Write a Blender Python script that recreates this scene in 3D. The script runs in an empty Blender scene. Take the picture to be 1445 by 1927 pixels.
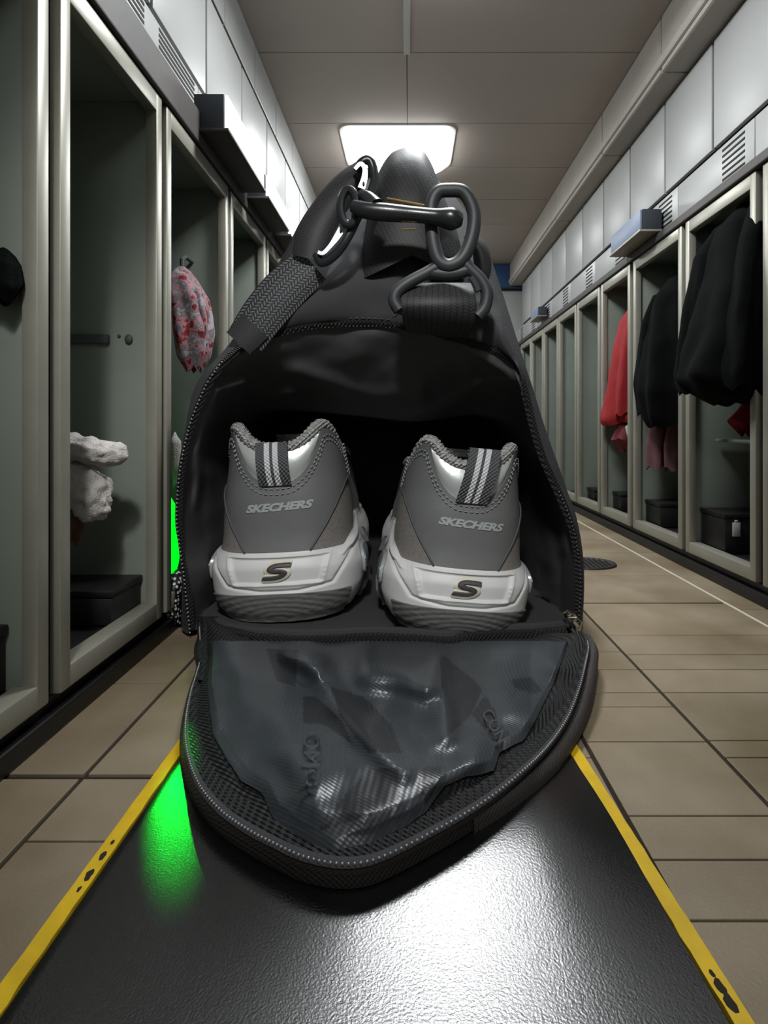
import bpy, bmesh, math, random
from mathutils import Vector, Matrix, noise
random.seed(4)
SC = bpy.context.scene
COL = SC.collection
PI = math.pi
F = 1050.0            # focal length in photo pixels (1445 wide)
VX, VY = 770.0, 805.0  # vanishing point of the corridor
EYE = 0.65

# ------------------------------------------------------------------ camera, world, exposure, lights
cd = bpy.data.cameras.new('camera')
cam = bpy.data.objects.new('camera', cd); COL.objects.link(cam)
cam.location = (0, 0, EYE); cam.rotation_euler = (PI / 2, 0, 0)
cd.sensor_fit = 'HORIZONTAL'; cd.sensor_width = 36
cd.lens = F / 1445 * 36
cd.shift_x = -(VX - 722.5) / 1445
cd.shift_y = -(963.5 - VY) / 1445
cd.clip_start = 0.02
SC.camera = cam
SC.view_settings.view_transform = 'Standard'
SC.view_settings.look = 'None'
SC.view_settings.exposure = 0.0
SC.view_settings.gamma = 1.0
SC.view_settings.use_curve_mapping = False
SC.cycles.use_denoising = True
SC.cycles.max_bounces = 8
SC.cycles.sample_clamp_indirect = 4.0
wd = bpy.data.worlds.new('World'); SC.world = wd; wd.use_nodes = True
wd.node_tree.nodes['Background'].inputs[0].default_value = (0.02, 0.02, 0.022, 1)
wd.node_tree.nodes['Background'].inputs[1].default_value = 1.0

CEIL_EMIT = 14.0      # the lit ceiling panels
BOX_EMIT = 1.3        # the light boxes on the left cabinets
GREEN_EMIT = 3.0     # the green light beside the left lockers


def area(name, loc, sx, sy, power, rot=(0, 0, 0), color=(1, 1, 1)):
    l = bpy.data.lights.new(name, 'AREA'); l.shape = 'RECTANGLE'; l.size = sx; l.size_y = sy
    l.energy = power; l.color = color
    o = bpy.data.objects.new(name, l); COL.objects.link(o); o.location = loc; o.rotation_euler = rot
    return o


# each sits just under the diffuser of a ceiling panel that is modelled further down
area('ceiling_panel_light', (-0.08, 3.90, 2.49), 0.6, 0.5, 20, color=(0.95, 0.98, 1))
area('ceiling_panel_light', (0.20, 2.07, 2.49), 0.5, 0.28, 37, color=(0.95, 0.98, 1))
area('ceiling_panel_light', (0.10, -0.97, 2.49), 0.7, 0.5, 4, color=(1, 0.97, 0.92))  # fill light added behind the camera for the bag front
area('ceiling_panel_light', (0.10, 5.60, 2.49), 0.7, 0.5, 10, color=(0.95, 0.98, 1))
# added fill spot behind the camera, lights the fronts of bag and shoes
sp = bpy.data.lights.new('bag_fill_spot', 'SPOT'); sp.energy = 185; sp.spot_size = math.radians(46); sp.spot_blend = 0.8; sp.shadow_soft_size = 0.10
so = bpy.data.objects.new('bag_fill_spot', sp); COL.objects.link(so); so.location = (-0.15, -0.42, 2.36)
so.rotation_euler = (Vector((-0.1, 1.75, 0.40)) - Vector(so.location)).to_track_quat('-Z', 'Y').to_euler()

# narrow spot lamp added to lay a green streak on the mat
gs = bpy.data.lights.new('added_green_spot', 'SPOT'); gs.energy = 48; gs.spot_size = math.radians(6.2); gs.spot_blend = 1.0; gs.shadow_soft_size = 0.006; gs.color = (0.0, 1.0, 0.035)
go = bpy.data.objects.new('added_green_spot', gs); COL.objects.link(go); go.location = (-0.800, 1.892, 0.36)
go.rotation_euler = (Vector((-0.378, 0.90, 0.0)) - Vector(go.location)).to_track_quat('-Z', 'Y').to_euler()


# ------------------------------------------------------------------ helpers
def lin(c):
    return tuple(((v / 255) / 12.92 if v <= 10 else (((v / 255) + 0.055) / 1.055) ** 2.4) for v in c)


def W(px, py, d):
    return Vector(((px - VX) / F * d, d, EYE + (VY - py) / F * d))


class NT:
    def __init__(s, name):
        s.m = bpy.data.materials.new(name); s.m.use_nodes = True
        s.t = s.m.node_tree; s.b = s.t.nodes['Principled BSDF']
        s.tc = None

    def n(s, typ, **kw):
        x = s.t.nodes.new(typ)
        for k, v in kw.items(): setattr(x, k, v)
        return x

    def l(s, a, b): s.t.links.new(a, b)

    def co(s, kind='Object'):
        if s.tc is None: s.tc = s.n('ShaderNodeTexCoord')
        return s.tc.outputs[kind]

    def math(s, op, a, b=None):
        x = s.n('ShaderNodeMath', operation=op)
        for i, v in enumerate((a, b)):
            if v is None: continue
            if isinstance(v, (int, float)): x.inputs[i].default_value = v
            else: s.l(v, x.inputs[i])
        return x.outputs[0]


def M(name, rgb, rough=0.6, metal=0.0, var=0.0, vscale=6, bump=None, weave=None, spec=0.5, emit=None, coat=0, web=None, srgb=True, ior=None):
    s = NT(name); b = s.b
    c = lin(rgb) if srgb else rgb
    b.inputs['Base Color'].default_value = (*c, 1)
    b.inputs['Roughness'].default_value = rough
    b.inputs['Metallic'].default_value = metal
    b.inputs['Specular IOR Level'].default_value = spec
    if ior: b.inputs['IOR'].default_value = ior
    if coat:
        b.inputs['Coat Weight'].default_value = coat; b.inputs['Coat Roughness'].default_value = 0.1
    if emit:
        b.inputs['Emission Color'].default_value = (*emit[0], 1); b.inputs['Emission Strength'].default_value = emit[1]
    col = None
    if var:
        nz = s.n('ShaderNodeTexNoise'); nz.inputs['Scale'].default_value = vscale; nz.inputs['Detail'].default_value = 5
        s.l(s.co(), nz.inputs['Vector'])
        r = s.n('ShaderNodeMapRange'); s.l(nz.outputs[0], r.inputs[0])
        r.inputs[1].default_value = 0.25; r.inputs[2].default_value = 0.75
        r.inputs[3].default_value = 1 - var; r.inputs[4].default_value = 1 + var
        h = s.n('ShaderNodeVectorMath', operation='SCALE'); h.inputs[0].default_value = c
        s.l(r.outputs[0], h.inputs['Scale']); s.l(h.outputs[0], b.inputs['Base Color']); col = h.outputs[0]
    hts = None
    if bump:
        nz = s.n('ShaderNodeTexNoise'); nz.inputs['Scale'].default_value = bump[0]; nz.inputs['Detail'].default_value = 3
        s.l(s.co(), nz.inputs['Vector']); hts = (nz.outputs[0], bump[1])
    if weave:
        sc, st = weave
        sep = s.n('ShaderNodeSeparateXYZ'); s.l(s.co(), sep.inputs[0])
        u = s.math('SINE', s.math('MULTIPLY', s.math('ADD', sep.outputs[0], s.math('MULTIPLY', sep.outputs[1], 0.7)), sc))
        v = s.math('SINE', s.math('MULTIPLY', s.math('ADD', sep.outputs[2], s.math('MULTIPLY', sep.outputs[1], 0.7)), sc))
        hts = (s.math('MULTIPLY', u, v), st)
    if web:   # herringbone webbing, uv: u across 0..1, v along in metres
        dark, light = lin(web[0]), lin(web[1])
        sep = s.n('ShaderNodeSeparateXYZ'); s.l(s.co('UV'), sep.inputs[0])
        zig = s.math('ABSOLUTE', s.math('SUBTRACT', s.math('FRACT', s.math('MULTIPLY', sep.outputs[0], web[2])), 0.5))
        ph = s.math('FRACT', s.math('ADD', s.math('MULTIPLY', sep.outputs[1], web[3]), s.math('MULTIPLY', zig, 2.0)))
        a = s.math('GREATER_THAN', ph, 0.5)
        gap = s.math('GREATER_THAN', s.math('FRACT', s.math('MULTIPLY', sep.outputs[0], web[2] * 2)), 0.25)
        f = s.math('MULTIPLY', a, gap)
        mx = s.n('ShaderNodeMix', data_type='RGBA'); s.l(f, mx.inputs[0])
        mx.inputs[6].default_value = (*dark, 1); mx.inputs[7].default_value = (*light, 1)
        s.l(mx.outputs[2], b.inputs['Base Color']); hts = (f, web[4])
    if hts:
        bp = s.n('ShaderNodeBump'); bp.inputs['Strength'].default_value = hts[1]; bp.inputs['Distance'].default_value = 0.004
        s.l(hts[0], bp.inputs['Height']); s.l(bp.outputs[0], b.inputs['Normal'])
    return s.m


MT = dict(
    ceiling=M('ceiling_board', (176, 167, 158), 0.85, var=0.04, vscale=3, bump=(60, 0.1)),
    wallp=M('painted_wall', (150, 150, 146), 0.8, var=0.05),
    blue=M('blue_beam', (28, 62, 100), 0.6, var=0.1),
    grout=M('grout', (40, 32, 25), 0.95),
    gline=M('pale_line', (190, 180, 160), 0.8),
    cabin=M('grey_cabinet', (158, 159, 157), 0.42, var=0.04, vscale=2),
    cabdark=M('cabinet_gap', (16, 16, 18), 0.8),
    frame=M('brushed_frame', (150, 148, 136), 0.42, metal=0.35, var=0.06, vscale=12),
    inner=M('locker_lining', (122, 130, 120), 0.6, var=0.06, vscale=5, bump=(120, 0.05)),
    innerb=M('locker_floor', (14, 14, 15), 0.5, var=0.3),
    black=M('black_plinth', (12, 10, 10), 0.45, var=0.3, bump=(20, 0.2)),
    ledge=M('ledge_brown', (62, 58, 55), 0.6, var=0.15, bump=(40, 0.2)),
    soffit=M('soffit', (160, 154, 146), 0.7, var=0.05),
    lampw=M('lamp_diffuser', (240, 240, 240), 0.5, emit=((0.95, 0.98, 1), CEIL_EMIT)),
    lampbox=M('box_diffuser', (240, 240, 240), 0.5, emit=((0.95, 0.98, 1), BOX_EMIT)),
    boxdark=M('fixture_dark', (46, 52, 60), 0.5, var=0.1),
    boxblue=M('fixture_blue_grey', (112, 124, 146), 0.5, var=0.08),
    trimw=M('trim_white', (196, 196, 192), 0.5),
    mat=M('rubber_mat', (9, 11, 11), 0.27, var=0.15, vscale=90, bump=(330, 0.12), spec=0.9, ior=1.68),
    yellow=M('yellow_edge', (214, 176, 6), 0.6, var=0.14, vscale=25),
    nylon=M('black_nylon', (56, 57, 58), 0.75, var=0.06, vscale=10, weave=(900, 0.12), spec=0.3),
    nylon2=M('black_nylon_panel', (60, 60, 62), 0.78, weave=(760, 0.15), spec=0.25),
    liner=M('black_liner', (68, 68, 70), 0.55, var=0.1, vscale=8, spec=0.5),
    shiny=M('coated_liner', (52, 56, 60), 0.36, var=0.06, vscale=6, weave=(620, 0.10), spec=0.65),
    shinyd=M('coated_liner_print', (32, 35, 38), 0.40, var=0.06, vscale=6, weave=(620, 0.10), spec=0.55),
    ghost=M('embossed_mark', (60, 64, 69), 0.35),
    band=M('woven_band', (27, 27, 29), 0.6, weave=(520, 0.9), spec=0.5),
    shell=M('flap_shell', (50, 46, 44), 0.7, var=0.1, weave=(800, 0.3)),
    tooth=M('zip_teeth', (150, 150, 152), 0.35, metal=0.4),
    toothd=M('zip_teeth_dark', (96, 96, 98), 0.35, metal=0.3),
    web=M('webbing', (60, 60, 62), 0.55, web=((24, 24, 25), (104, 106, 110), 5, 88, 0.8)),
    webd=M('webbing_dark', (40, 40, 42), 0.6, web=((26, 26, 27), (52, 53, 55), 6, 120, 0.5)),
    plast=M('black_plastic', (34, 36, 38), 0.30, spec=0.6, bump=(300, 0.06)),
    plastm=M('matt_plastic', (50, 52, 54), 0.5, bump=(400, 0.1)),
    chrome=M('bright_metal', (205, 210, 220), 0.3, metal=0.5),
    steel=M('steel', (190, 186, 178), 0.22, metal=1.0),
    brass=M('brass', (214, 180, 110), 0.3, metal=1.0),
    leather=M('grey_leather', (104, 106, 105), 0.6, var=0.04, vscale=30, bump=(500, 0.12)),
    leatherd=M('grey_leather_dark', (84, 86, 87), 0.6, bump=(400, 0.15)),
    suede=M('brown_grey_suede', (124, 120, 115), 0.95, var=0.28, vscale=160, bump=(500, 0.5)),
    silver=M('silver_leather', (190, 194, 192), 0.34, metal=0.25, bump=(60, 0.12)),
    knit=M('grey_knit', (176, 176, 172), 0.85, weave=(420, 1.0), var=0.15, vscale=100),
    inside=M('shoe_lining', (26, 26, 27), 0.8),
    mids=M('white_midsole', (222, 223, 221), 0.5, var=0.035, vscale=14, bump=(120, 0.04)),
    outs=M('dark_outsole', (106, 108, 104), 0.75, var=0.08, vscale=40, bump=(190, 0.35)),
    gem=M('side_window', (104, 108, 110), 0.25, metal=0.3),
    gemr=M('window_rim', (210, 214, 216), 0.25, metal=0.6),
    tabd=M('tab_grey', (92, 94, 97), 0.8, weave=(500, 0.8)),
    tabw=M('tab_white', (212, 214, 216), 0.7, weave=(500, 0.6)),
    thread=M('thread', (156, 158, 158), 0.7),
    letters=M('pale_print', (166, 170, 172), 0.4),
    logod=M('logo_grey', (72, 68, 70), 0.5),
    logoc=M('logo_cream', (222, 218, 198), 0.55),
    coat=M('black_cloth', (6, 7, 7), 0.95, spec=0.1, var=0.3, vscale=12, bump=(200, 0.4)),
    red=M('red_cloth', (138, 12, 16), 0.8, var=0.15, vscale=9, bump=(150, 0.3)),
    darkred=M('dark_red_cloth', (92, 18, 28), 0.8, var=0.3, vscale=20),
    pink=M('pink_cloth', (92, 58, 62), 0.8, var=0.2, vscale=20),
    fur=M('grey_fleece', (178, 172, 168), 0.95, var=0.12, vscale=40, bump=(220, 1.0)),
    brown=M('brown_cloth', (84, 58, 42), 0.9, var=0.4, vscale=30, bump=(100, 0.6)),
    white=M('white_paper', (190, 190, 184), 0.8),
    rail=M('rail_grey', (66, 72, 70), 0.6),
    green=M('green_light', (0, 60, 10), 0.4, emit=((0.0, 1.0, 0.006), GREEN_EMIT)),
    drain=M('drain_iron', (22, 20, 20), 0.6, bump=(60, 0.8)),
)


def shirt_mat():
    s = NT('patterned_cloth'); b = s.b
    nz = s.n('ShaderNodeTexNoise'); nz.inputs['Scale'].default_value = 26; nz.inputs['Detail'].default_value = 3
    s.l(s.co(), nz.inputs['Vector'])
    r = s.n('ShaderNodeValToRGB'); s.l(nz.outputs[0], r.inputs[0])
    e = r.color_ramp; e.elements[0].position = 0.36; e.elements[0].color = (*lin((60, 20, 24)), 1)
    e.elements[1].position = 0.62; e.elements[1].color = (*lin((150, 138, 142)), 1)
    x = e.elements.new(0.425); x.color = (*lin((150, 34, 40)), 1)
    x = e.elements.new(0.445); x.color = (*lin((150, 118, 124)), 1)
    x = e.elements.new(0.56); x.color = (*lin((90, 88, 92)), 1)
    s.l(r.outputs[0], b.inputs['Base Color']); b.inputs['Roughness'].default_value = 0.85
    return s.m


def dots_mat():
    s = NT('dotted_cloth'); b = s.b
    v = s.n('ShaderNodeTexVoronoi'); v.inputs['Scale'].default_value = 75; v.inputs['Randomness'].default_value = 0.5
    s.l(s.co(), v.inputs['Vector'])
    f = s.math('LESS_THAN', v.outputs['Distance'], 0.38)
    mx = s.n('ShaderNodeMix', data_type='RGBA'); s.l(f, mx.inputs[0])
    mx.inputs[6].default_value = (*lin((16, 17, 22)), 1); mx.inputs[7].default_value = (*lin((205, 205, 205)), 1)
    s.l(mx.outputs[2], b.inputs['Base Color'])
    return s.m


def tile_mat():
    s = NT('stone_tile'); b = s.b
    nz = s.n('ShaderNodeTexNoise'); nz.inputs['Scale'].default_value = 3.2; nz.inputs['Detail'].default_value = 7
    s.l(s.co(), nz.inputs['Vector'])
    r = s.n('ShaderNodeValToRGB'); s.l(nz.outputs[0], r.inputs[0])
    e = r.color_ramp; e.elements[0].position = 0.3; e.elements[0].color = (*lin((108, 94, 70)), 1)
    e.elements[1].position = 0.7; e.elements[1].color = (*lin((144, 131, 111)), 1)
    at = s.n('ShaderNodeAttribute', attribute_name='tone')
    h = s.n('ShaderNodeVectorMath', operation='SCALE'); s.l(r.outputs[0], h.inputs[0]); s.l(at.outputs['Fac'], h.inputs['Scale'])
    s.l(h.outputs[0], b.inputs['Base Color']); b.inputs['Roughness'].default_value = 0.5
    n2 = s.n('ShaderNodeTexNoise'); n2.inputs['Scale'].default_value = 180; s.l(s.co(), n2.inputs['Vector'])
    bp = s.n('ShaderNodeBump'); bp.inputs['Strength'].default_value = 0.25; bp.inputs['Distance'].default_value = 0.003
    s.l(n2.outputs[0], bp.inputs['Height']); s.l(bp.outputs[0], b.inputs['Normal'])
    return s.m


MT['shirt'] = shirt_mat(); MT['dots'] = dots_mat(); MT['tile'] = tile_mat()


def link(name, me, mats, parent=None, origin=None, smooth=True):
    o = bpy.data.objects.new(name, me); COL.objects.link(o)
    for m in (mats if isinstance(mats, (list, tuple)) else [mats]): me.materials.append(MT[m])
    if smooth:
        for p in me.polygons: p.use_smooth = True
    if parent is not None: o.parent = parent
    return o


def auto_smooth(o, ang=35):
    me = o.data
    bm = bmesh.new(); bm.from_mesh(me)
    for e in bm.edges:
        if len(e.link_faces) == 2 and e.calc_face_angle(0) > math.radians(ang): e.smooth = False
    bm.to_mesh(me); bm.free()


class MB:
    """collects shapes given in world coordinates; build() makes one mesh relative to its thing"""
    def __init__(s): s.v = []; s.f = []; s.uv = {}; s.mi = {}

    def add(s, vs, fs, uvs=None, mi=0):
        k = len(s.v); s.v += [Vector(v) for v in vs]
        for i, f in enumerate(fs):
            if uvs: s.uv[len(s.f)] = [uvs[j] for j in f]
            if mi: s.mi[len(s.f)] = mi
            s.f.append([k + j for j in f])
        return s

    def box(s, x0, x1, y0, y1, z0, z1, b=0.0, mi=0):
        x0, x1 = sorted((x0, x1)); y0, y1 = sorted((y0, y1)); z0, z1 = sorted((z0, z1))
        bm = bmesh.new(); bmesh.ops.create_cube(bm, size=1)
        for v in bm.verts: v.co = Vector(((x0 + x1) / 2 + v.co.x * (x1 - x0), (y0 + y1) / 2 + v.co.y * (y1 - y0), (z0 + z1) / 2 + v.co.z * (z1 - z0)))
        if b: bmesh.ops.bevel(bm, geom=bm.edges[:], offset=b, segments=2, affect='EDGES', profile=0.5)
        s.addbm(bm, mi); return s

    def addbm(s, bm, mi=0):
        bm.verts.index_update()
        s.add([v.co.copy() for v in bm.verts], [[v.index for v in f.verts] for f in bm.faces], mi=mi); bm.free(); return s

    def grid(s, P, mi=0, uv=False, close=False):
        n, m = len(P), len(P[0]); vs = [p for r in P for p in r]; fs = []
        for i in range(n - 1):
            for j in range(m - (0 if close else 1)):
                j2 = (j + 1) % m
                fs.append([i * m + j, i * m + j2, (i + 1) * m + j2, (i + 1) * m + j])
        uvs = [(j / (m - 1), i / (n - 1)) for i in range(n) for j in range(m)] if uv else None
        return s.add(vs, fs, uvs, mi)

    def tube(s, pts, r, seg=10, closed=False, squash=None, mi=0, cap=True):
        pts = [Vector(p) for p in pts]; n = len(pts); rings = []
        up = None
        for i, p in enumerate(pts):
            a = pts[(i - 1) % n] if (closed or i > 0) else p; b = pts[(i + 1) % n] if (closed or i < n - 1) else p
            t = (b - a).normalized()
            if up is None: up = Vector((0, 0, 1)) if abs(t.z) < 0.9 else Vector((1, 0, 0))
            if squash: up = Vector(squash[0])
            x = t.cross(up)
            if x.length < 1e-6: x = t.orthogonal()
            x.normalize(); y = x.cross(t).normalized(); up = y
            rr = r[i] if isinstance(r, (list, tuple)) else r
            k = squash[1] if squash else 1
            rings.append([p + x * rr * math.cos(2 * PI * j / seg) + y * rr * k * math.sin(2 * PI * j / seg) for j in range(seg)])
        if closed: rings.append(rings[0])
        s.grid(rings, close=True, mi=mi)
        if cap and not closed:
            k = len(s.v) - n * seg
            s.f.append([k + j for j in range(seg)][::-1]); s.f.append([k + (n - 1) * seg + j for j in range(seg)])
        return s

    def ball(s, c, r, sub=2, sc=(1, 1, 1), jit=0, fr=5, mi=0):
        bm = bmesh.new(); bmesh.ops.create_icosphere(bm, subdivisions=sub, radius=1)
        for v in bm.verts:
            d = 1 + jit * noise.noise(v.co * fr + Vector(c) * 7)
            v.co = Vector(c) + Vector((v.co.x * r * sc[0], v.co.y * r * sc[1], v.co.z * r * sc[2])) * d
        return s.addbm(bm, mi)

    def build(s, name, mats, parent=None, smooth=True, sharp=35, world=True):
        off = parent_origin(parent) if (parent is not None and world) else Vector((0, 0, 0))
        me = bpy.data.meshes.new(name)
        me.from_pydata([tuple(v - off) for v in s.v], [], s.f)
        if s.uv:
            ul = me.uv_layers.new(name='UVMap')
            for fi, us in s.uv.items():
                p = me.polygons[fi]
                for li, u in zip(p.loop_indices, us): ul.data[li].uv = u
        for fi, m in s.mi.items(): me.polygons[fi].material_index = m
        me.validate(); me.update()
        o = link(name, me, mats, parent, smooth=smooth)
        if smooth and sharp: auto_smooth(o, sharp)
        return o


def parent_origin(p):
    v = Vector((0, 0, 0))
    while p is not None: v += Vector(p.location); p = p.parent
    return v


def tag(o, label=None, cat=None, group=None, kind=None):
    if label: o['label'] = label
    if cat: o['category'] = cat
    if group: o['group'] = group
    if kind: o['kind'] = kind
    return o


def thing(name, label, cat, loc, group=None):
    o = bpy.data.objects.new(name, None); COL.objects.link(o); o.location = loc; o.empty_display_size = 0.1
    return tag(o, label, cat, group)


def struct(name, mb, mats, smooth=False):
    return tag(mb.build(name, mats, None, smooth=smooth), kind='structure')


def interp(pts, x):
    if x <= pts[0][0]: return pts[0][1]
    for (a, b), (c, d) in zip(pts, pts[1:]):
        if x <= c: return b + (d - b) * (x - a) / (c - a) if c > a else d
    return pts[-1][1]


def hermite(pts, x):
    if x <= pts[0][0]: return pts[0][1]
    if x >= pts[-1][0]: return pts[-1][1]
    n = len(pts)
    for i in range(n - 1):
        if x <= pts[i + 1][0]: break
    def tg(k):
        if k <= 0 or k >= n - 1: return 0.0
        a = (pts[k][1] - pts[k - 1][1]) / (pts[k][0] - pts[k - 1][0]); b = (pts[k + 1][1] - pts[k][1]) / (pts[k + 1][0] - pts[k][0])
        return 0.0 if a * b <= 0 else 2 * a * b / (a + b)
    h = pts[i + 1][0] - pts[i][0]; t = (x - pts[i][0]) / h
    return (2 * t ** 3 - 3 * t * t + 1) * pts[i][1] + (t ** 3 - 2 * t * t + t) * h * tg(i) + (3 * t * t - 2 * t ** 3) * pts[i + 1][1] + (t ** 3 - t * t) * h * tg(i + 1)


def catmull(pts, n, closed=False):
    """resample a list of tuples with a Catmull-Rom curve into n points, even in key index"""
    P = [Vector(p) if len(p) in (2, 3) else p for p in pts]; k = len(P); out = []
    for i in range(n):
        t = i / (n if closed else n - 1) * (k if closed else k - 1)
        j = min(int(t), k - 1 if closed else k - 2); f = t - j
        g = lambda q: P[q % k] if closed else P[max(0, min(k - 1, q))]
        p0, p1, p2, p3 = g(j - 1), g(j), g(j + 1), g(j + 2)
        out.append(0.5 * ((2 * p1) + (p2 - p0) * f + (2 * p0 - 5 * p1 + 4 * p2 - p3) * f * f + (3 * p1 - p0 - 3 * p2 + p3) * f ** 3))
    return out


def even(pts, step):
    """points spaced evenly by step along a polyline"""
    out = [pts[0].copy()]; acc = 0
    for a, b in zip(pts, pts[1:]):
        L = (b - a).length; t = step - acc
        while t <= L: out.append(a + (b - a) * (t / L)); t += step
        acc = (acc + L) % step if L else acc
        acc = L - (t - step)
    return out


def seg_dist(p, poly):
    m = 1e9
    for a, b in zip(poly, poly[1:]):
        ax, ay = a; bx, by = b; dx, dy = bx - ax, by - ay
        t = max(0, min(1, ((p[0] - ax) * dx + (p[1] - ay) * dy) / (dx * dx + dy * dy + 1e-12)))
        m = min(m, math.hypot(p[0] - ax - t * dx, p[1] - ay - t * dy))
    return m


def inside(p, poly):
    c = False; n = len(poly)
    for i in range(n):
        x1, y1 = poly[i]; x2, y2 = poly[(i + 1) % n]
        if (y1 > p[1]) != (y2 > p[1]) and p[0] < (x2 - x1) * (p[1] - y1) / (y2 - y1) + x1: c = not c
    return c


def ordinal(i):
    return ['first', 'second', 'third', 'fourth', 'fifth', 'sixth', 'seventh', 'eighth', 'ninth', 'tenth', 'eleventh', 'twelfth', 'thirteenth', 'fourteenth', 'fifteenth', 'sixteenth'][i]


# ------------------------------------------------------------------ room shell
XL, XR, YB, YF, ZC = -0.77, 1.30, -1.6, 6.70, 2.58     # locker fronts, rear and far wall, ceiling
LB, RB = XL - 0.52, XR + 0.52


def build_room():
    m = MB(); m.box(LB, RB, YB, YF, -0.12, -0.006, mi=1)
    tones = []
    tiles = []
    cols = [(-0.80, -0.61), (-0.604, -0.475), (-0.469, 0.36), (0.366, 0.616), (0.622, 1.17), (1.185, 1.34), (-1.28, -0.806)]
    joints = {0: [.40, .693, 1.04, 1.42, 1.9, 2.5, 3.2, 3.9, 4.6, 5.4, 6.1], 1: [.25, .50, .877, 1.04, 1.5, 1.75, 2.4, 3.0, 3.7, 4.4, 5.2, 6.0],
              2: [0.4, 1.1, 1.9, 2.6, 3.4, 4.2, 5.0, 5.8], 3: [.45, .595, .736, .84, .935, 1.156, 1.30, 1.37, 1.50, 1.62, 2.067, 2.5, 3.1, 3.8, 4.5, 5.2, 6.0],
              4: [.5, .8, .93, 1.10, 1.16, 1.37, 1.50, 1.60, 1.75, 2.07, 2.45, 2.9, 3.5, 4.1, 4.8, 5.5, 6.2], 5: [.6, 1.2, 2.0, 2.9, 3.9, 4.9, 5.9], 6: [1, 3, 5]}
    for ci, (a, b) in enumerate(cols):
        js = [YB] + joints[ci] + [YF]
        for i, (p, q) in enumerate(zip(js, js[1:])):
            g = 0.0035
            wide = {0: 1.04, 1: 1.04, 3: 2.067, 4: 2.07}.get(ci)
            g1 = .014 if p == wide else g; g2 = .014 if q == wide else g
            k = len(m.f); m.box(a + .0015, b - .0015, p + g1 / 2, q - g2 / 2, -0.02, 0, 0.0015)
            tones.append((k, len(m.f), 0.92 + 0.16 * random.random()))
    k = len(m.f); m.box(1.168, 1.182, YB, YF, -0.02, -0.0005, mi=2)
    o = struct('floor', m, ['tile', 'grout', 'gline'])
    at = o.data.attributes.new('tone', 'FLOAT', 'FACE')
    vals = [1.0] * len(o.data.polygons)
    for a, b, t in tones:
        for i in range(a, min(b, len(vals))): vals[i] = t
    at.data.foreach_set('value', vals)

    m = MB(); m.box(LB, RB, YB, YF, ZC + 0.012, ZC + 0.1, mi=1)
    ys = [YB, -0.6, 0.1, 0.8, 1.5, 2.19, 2.87, 3.535, 4.14, 4.72, 5.29, 5.9, YF]
    for a, b in zip(ys, ys[1:]):
        for x0, x1 in ((LB, -0.014), (-0.010, RB)):
            m.box(x0, x1, a + .003, b - .003, ZC, ZC + 0.02)
    struct('ceiling', m, ['ceiling', 'cabdark'])
    m = MB(); m.box(-0.028, 0.004, YB, 2.87, ZC - 0.012, ZC, 0.003)
    struct('trim_1', m, 'trimw')
    for nm, b in (('wall_left', (LB - .08, LB, YB, YF, 0, ZC)), ('wall_right', (RB, RB + .08, YB, YF, 0, ZC)),
                  ('wall_rear', (LB, RB, YB - .08, YB, 0, ZC)), ('wall_far', (LB, RB, YF, YF + .08, 0, ZC))):
        mb = MB(); mb.box(*b); struct(nm, mb, 'wallp')
    m = MB(); m.box(LB, RB, YF - 0.14, YF - .002, 2.30, ZC - .002, 0.01)
    struct('trim_2', m, 'blue')
    m = MB()
    for i in range(6): m.box(-1.2 + i * 0.45, -0.76 + i * 0.45, YF - 0.03, YF - .002, 0.02, 2.29, 0.006)
    struct('trim_3', m, 'cabin')
    # right soffit: a boxed duct under the ceiling
    m = MB()
    ys = [YB + .002, 0.6, 2.62, 3.42, 4.5, 5.6, YF - .15]
    for a, b in zip(ys, ys[1:]): m.box(1.18, RB - .002, a + .002, b - .002, 2.315, ZC - .002, 0.012)
    struct('trim_4', m, 'soffit')
    m = MB(); m.box(1.165, 1.20, YB, YF - .15, 2.335, 2.385, 0.012); struct('trim_5', m, 'soffit')
    # left strip of panels above the cabinets, ends where the wall steps back
    m = MB()
    y = 0.1
    while y < 6.5:
        b = min(y + 0.45, 6.55); m.box(LB + .002, XL - .005, y + .004, b - .004, 2.345, ZC - .002, 0.004); y += 0.45
    struct('trim_6', m, 'cabin')
    m = MB(); m.box(LB + .002, XL - 0.03, YB + .002, 6.6, 2.325, 2.349); struct('trim_7', m, 'cabdark')
    for nm, x0, x1 in (('baseboard_left', XL - 0.50, XL - 0.005), ('baseboard_right', XR + 0.005, XR + 0.50)):
        m = MB(); m.box(x0, x1, YB + .01, 6.6, 0.0, 0.075, 0.006)
        s = -1 if x0 < 0 else 1
        m.box(XL + 0.0 if s < 0 else XR - 0.022, XL + .022 if s < 0 else XR, YB + .01, 6.6, 0.0, 0.045, 0.006)
        struct(nm, m, 'black')


build_room()


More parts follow.
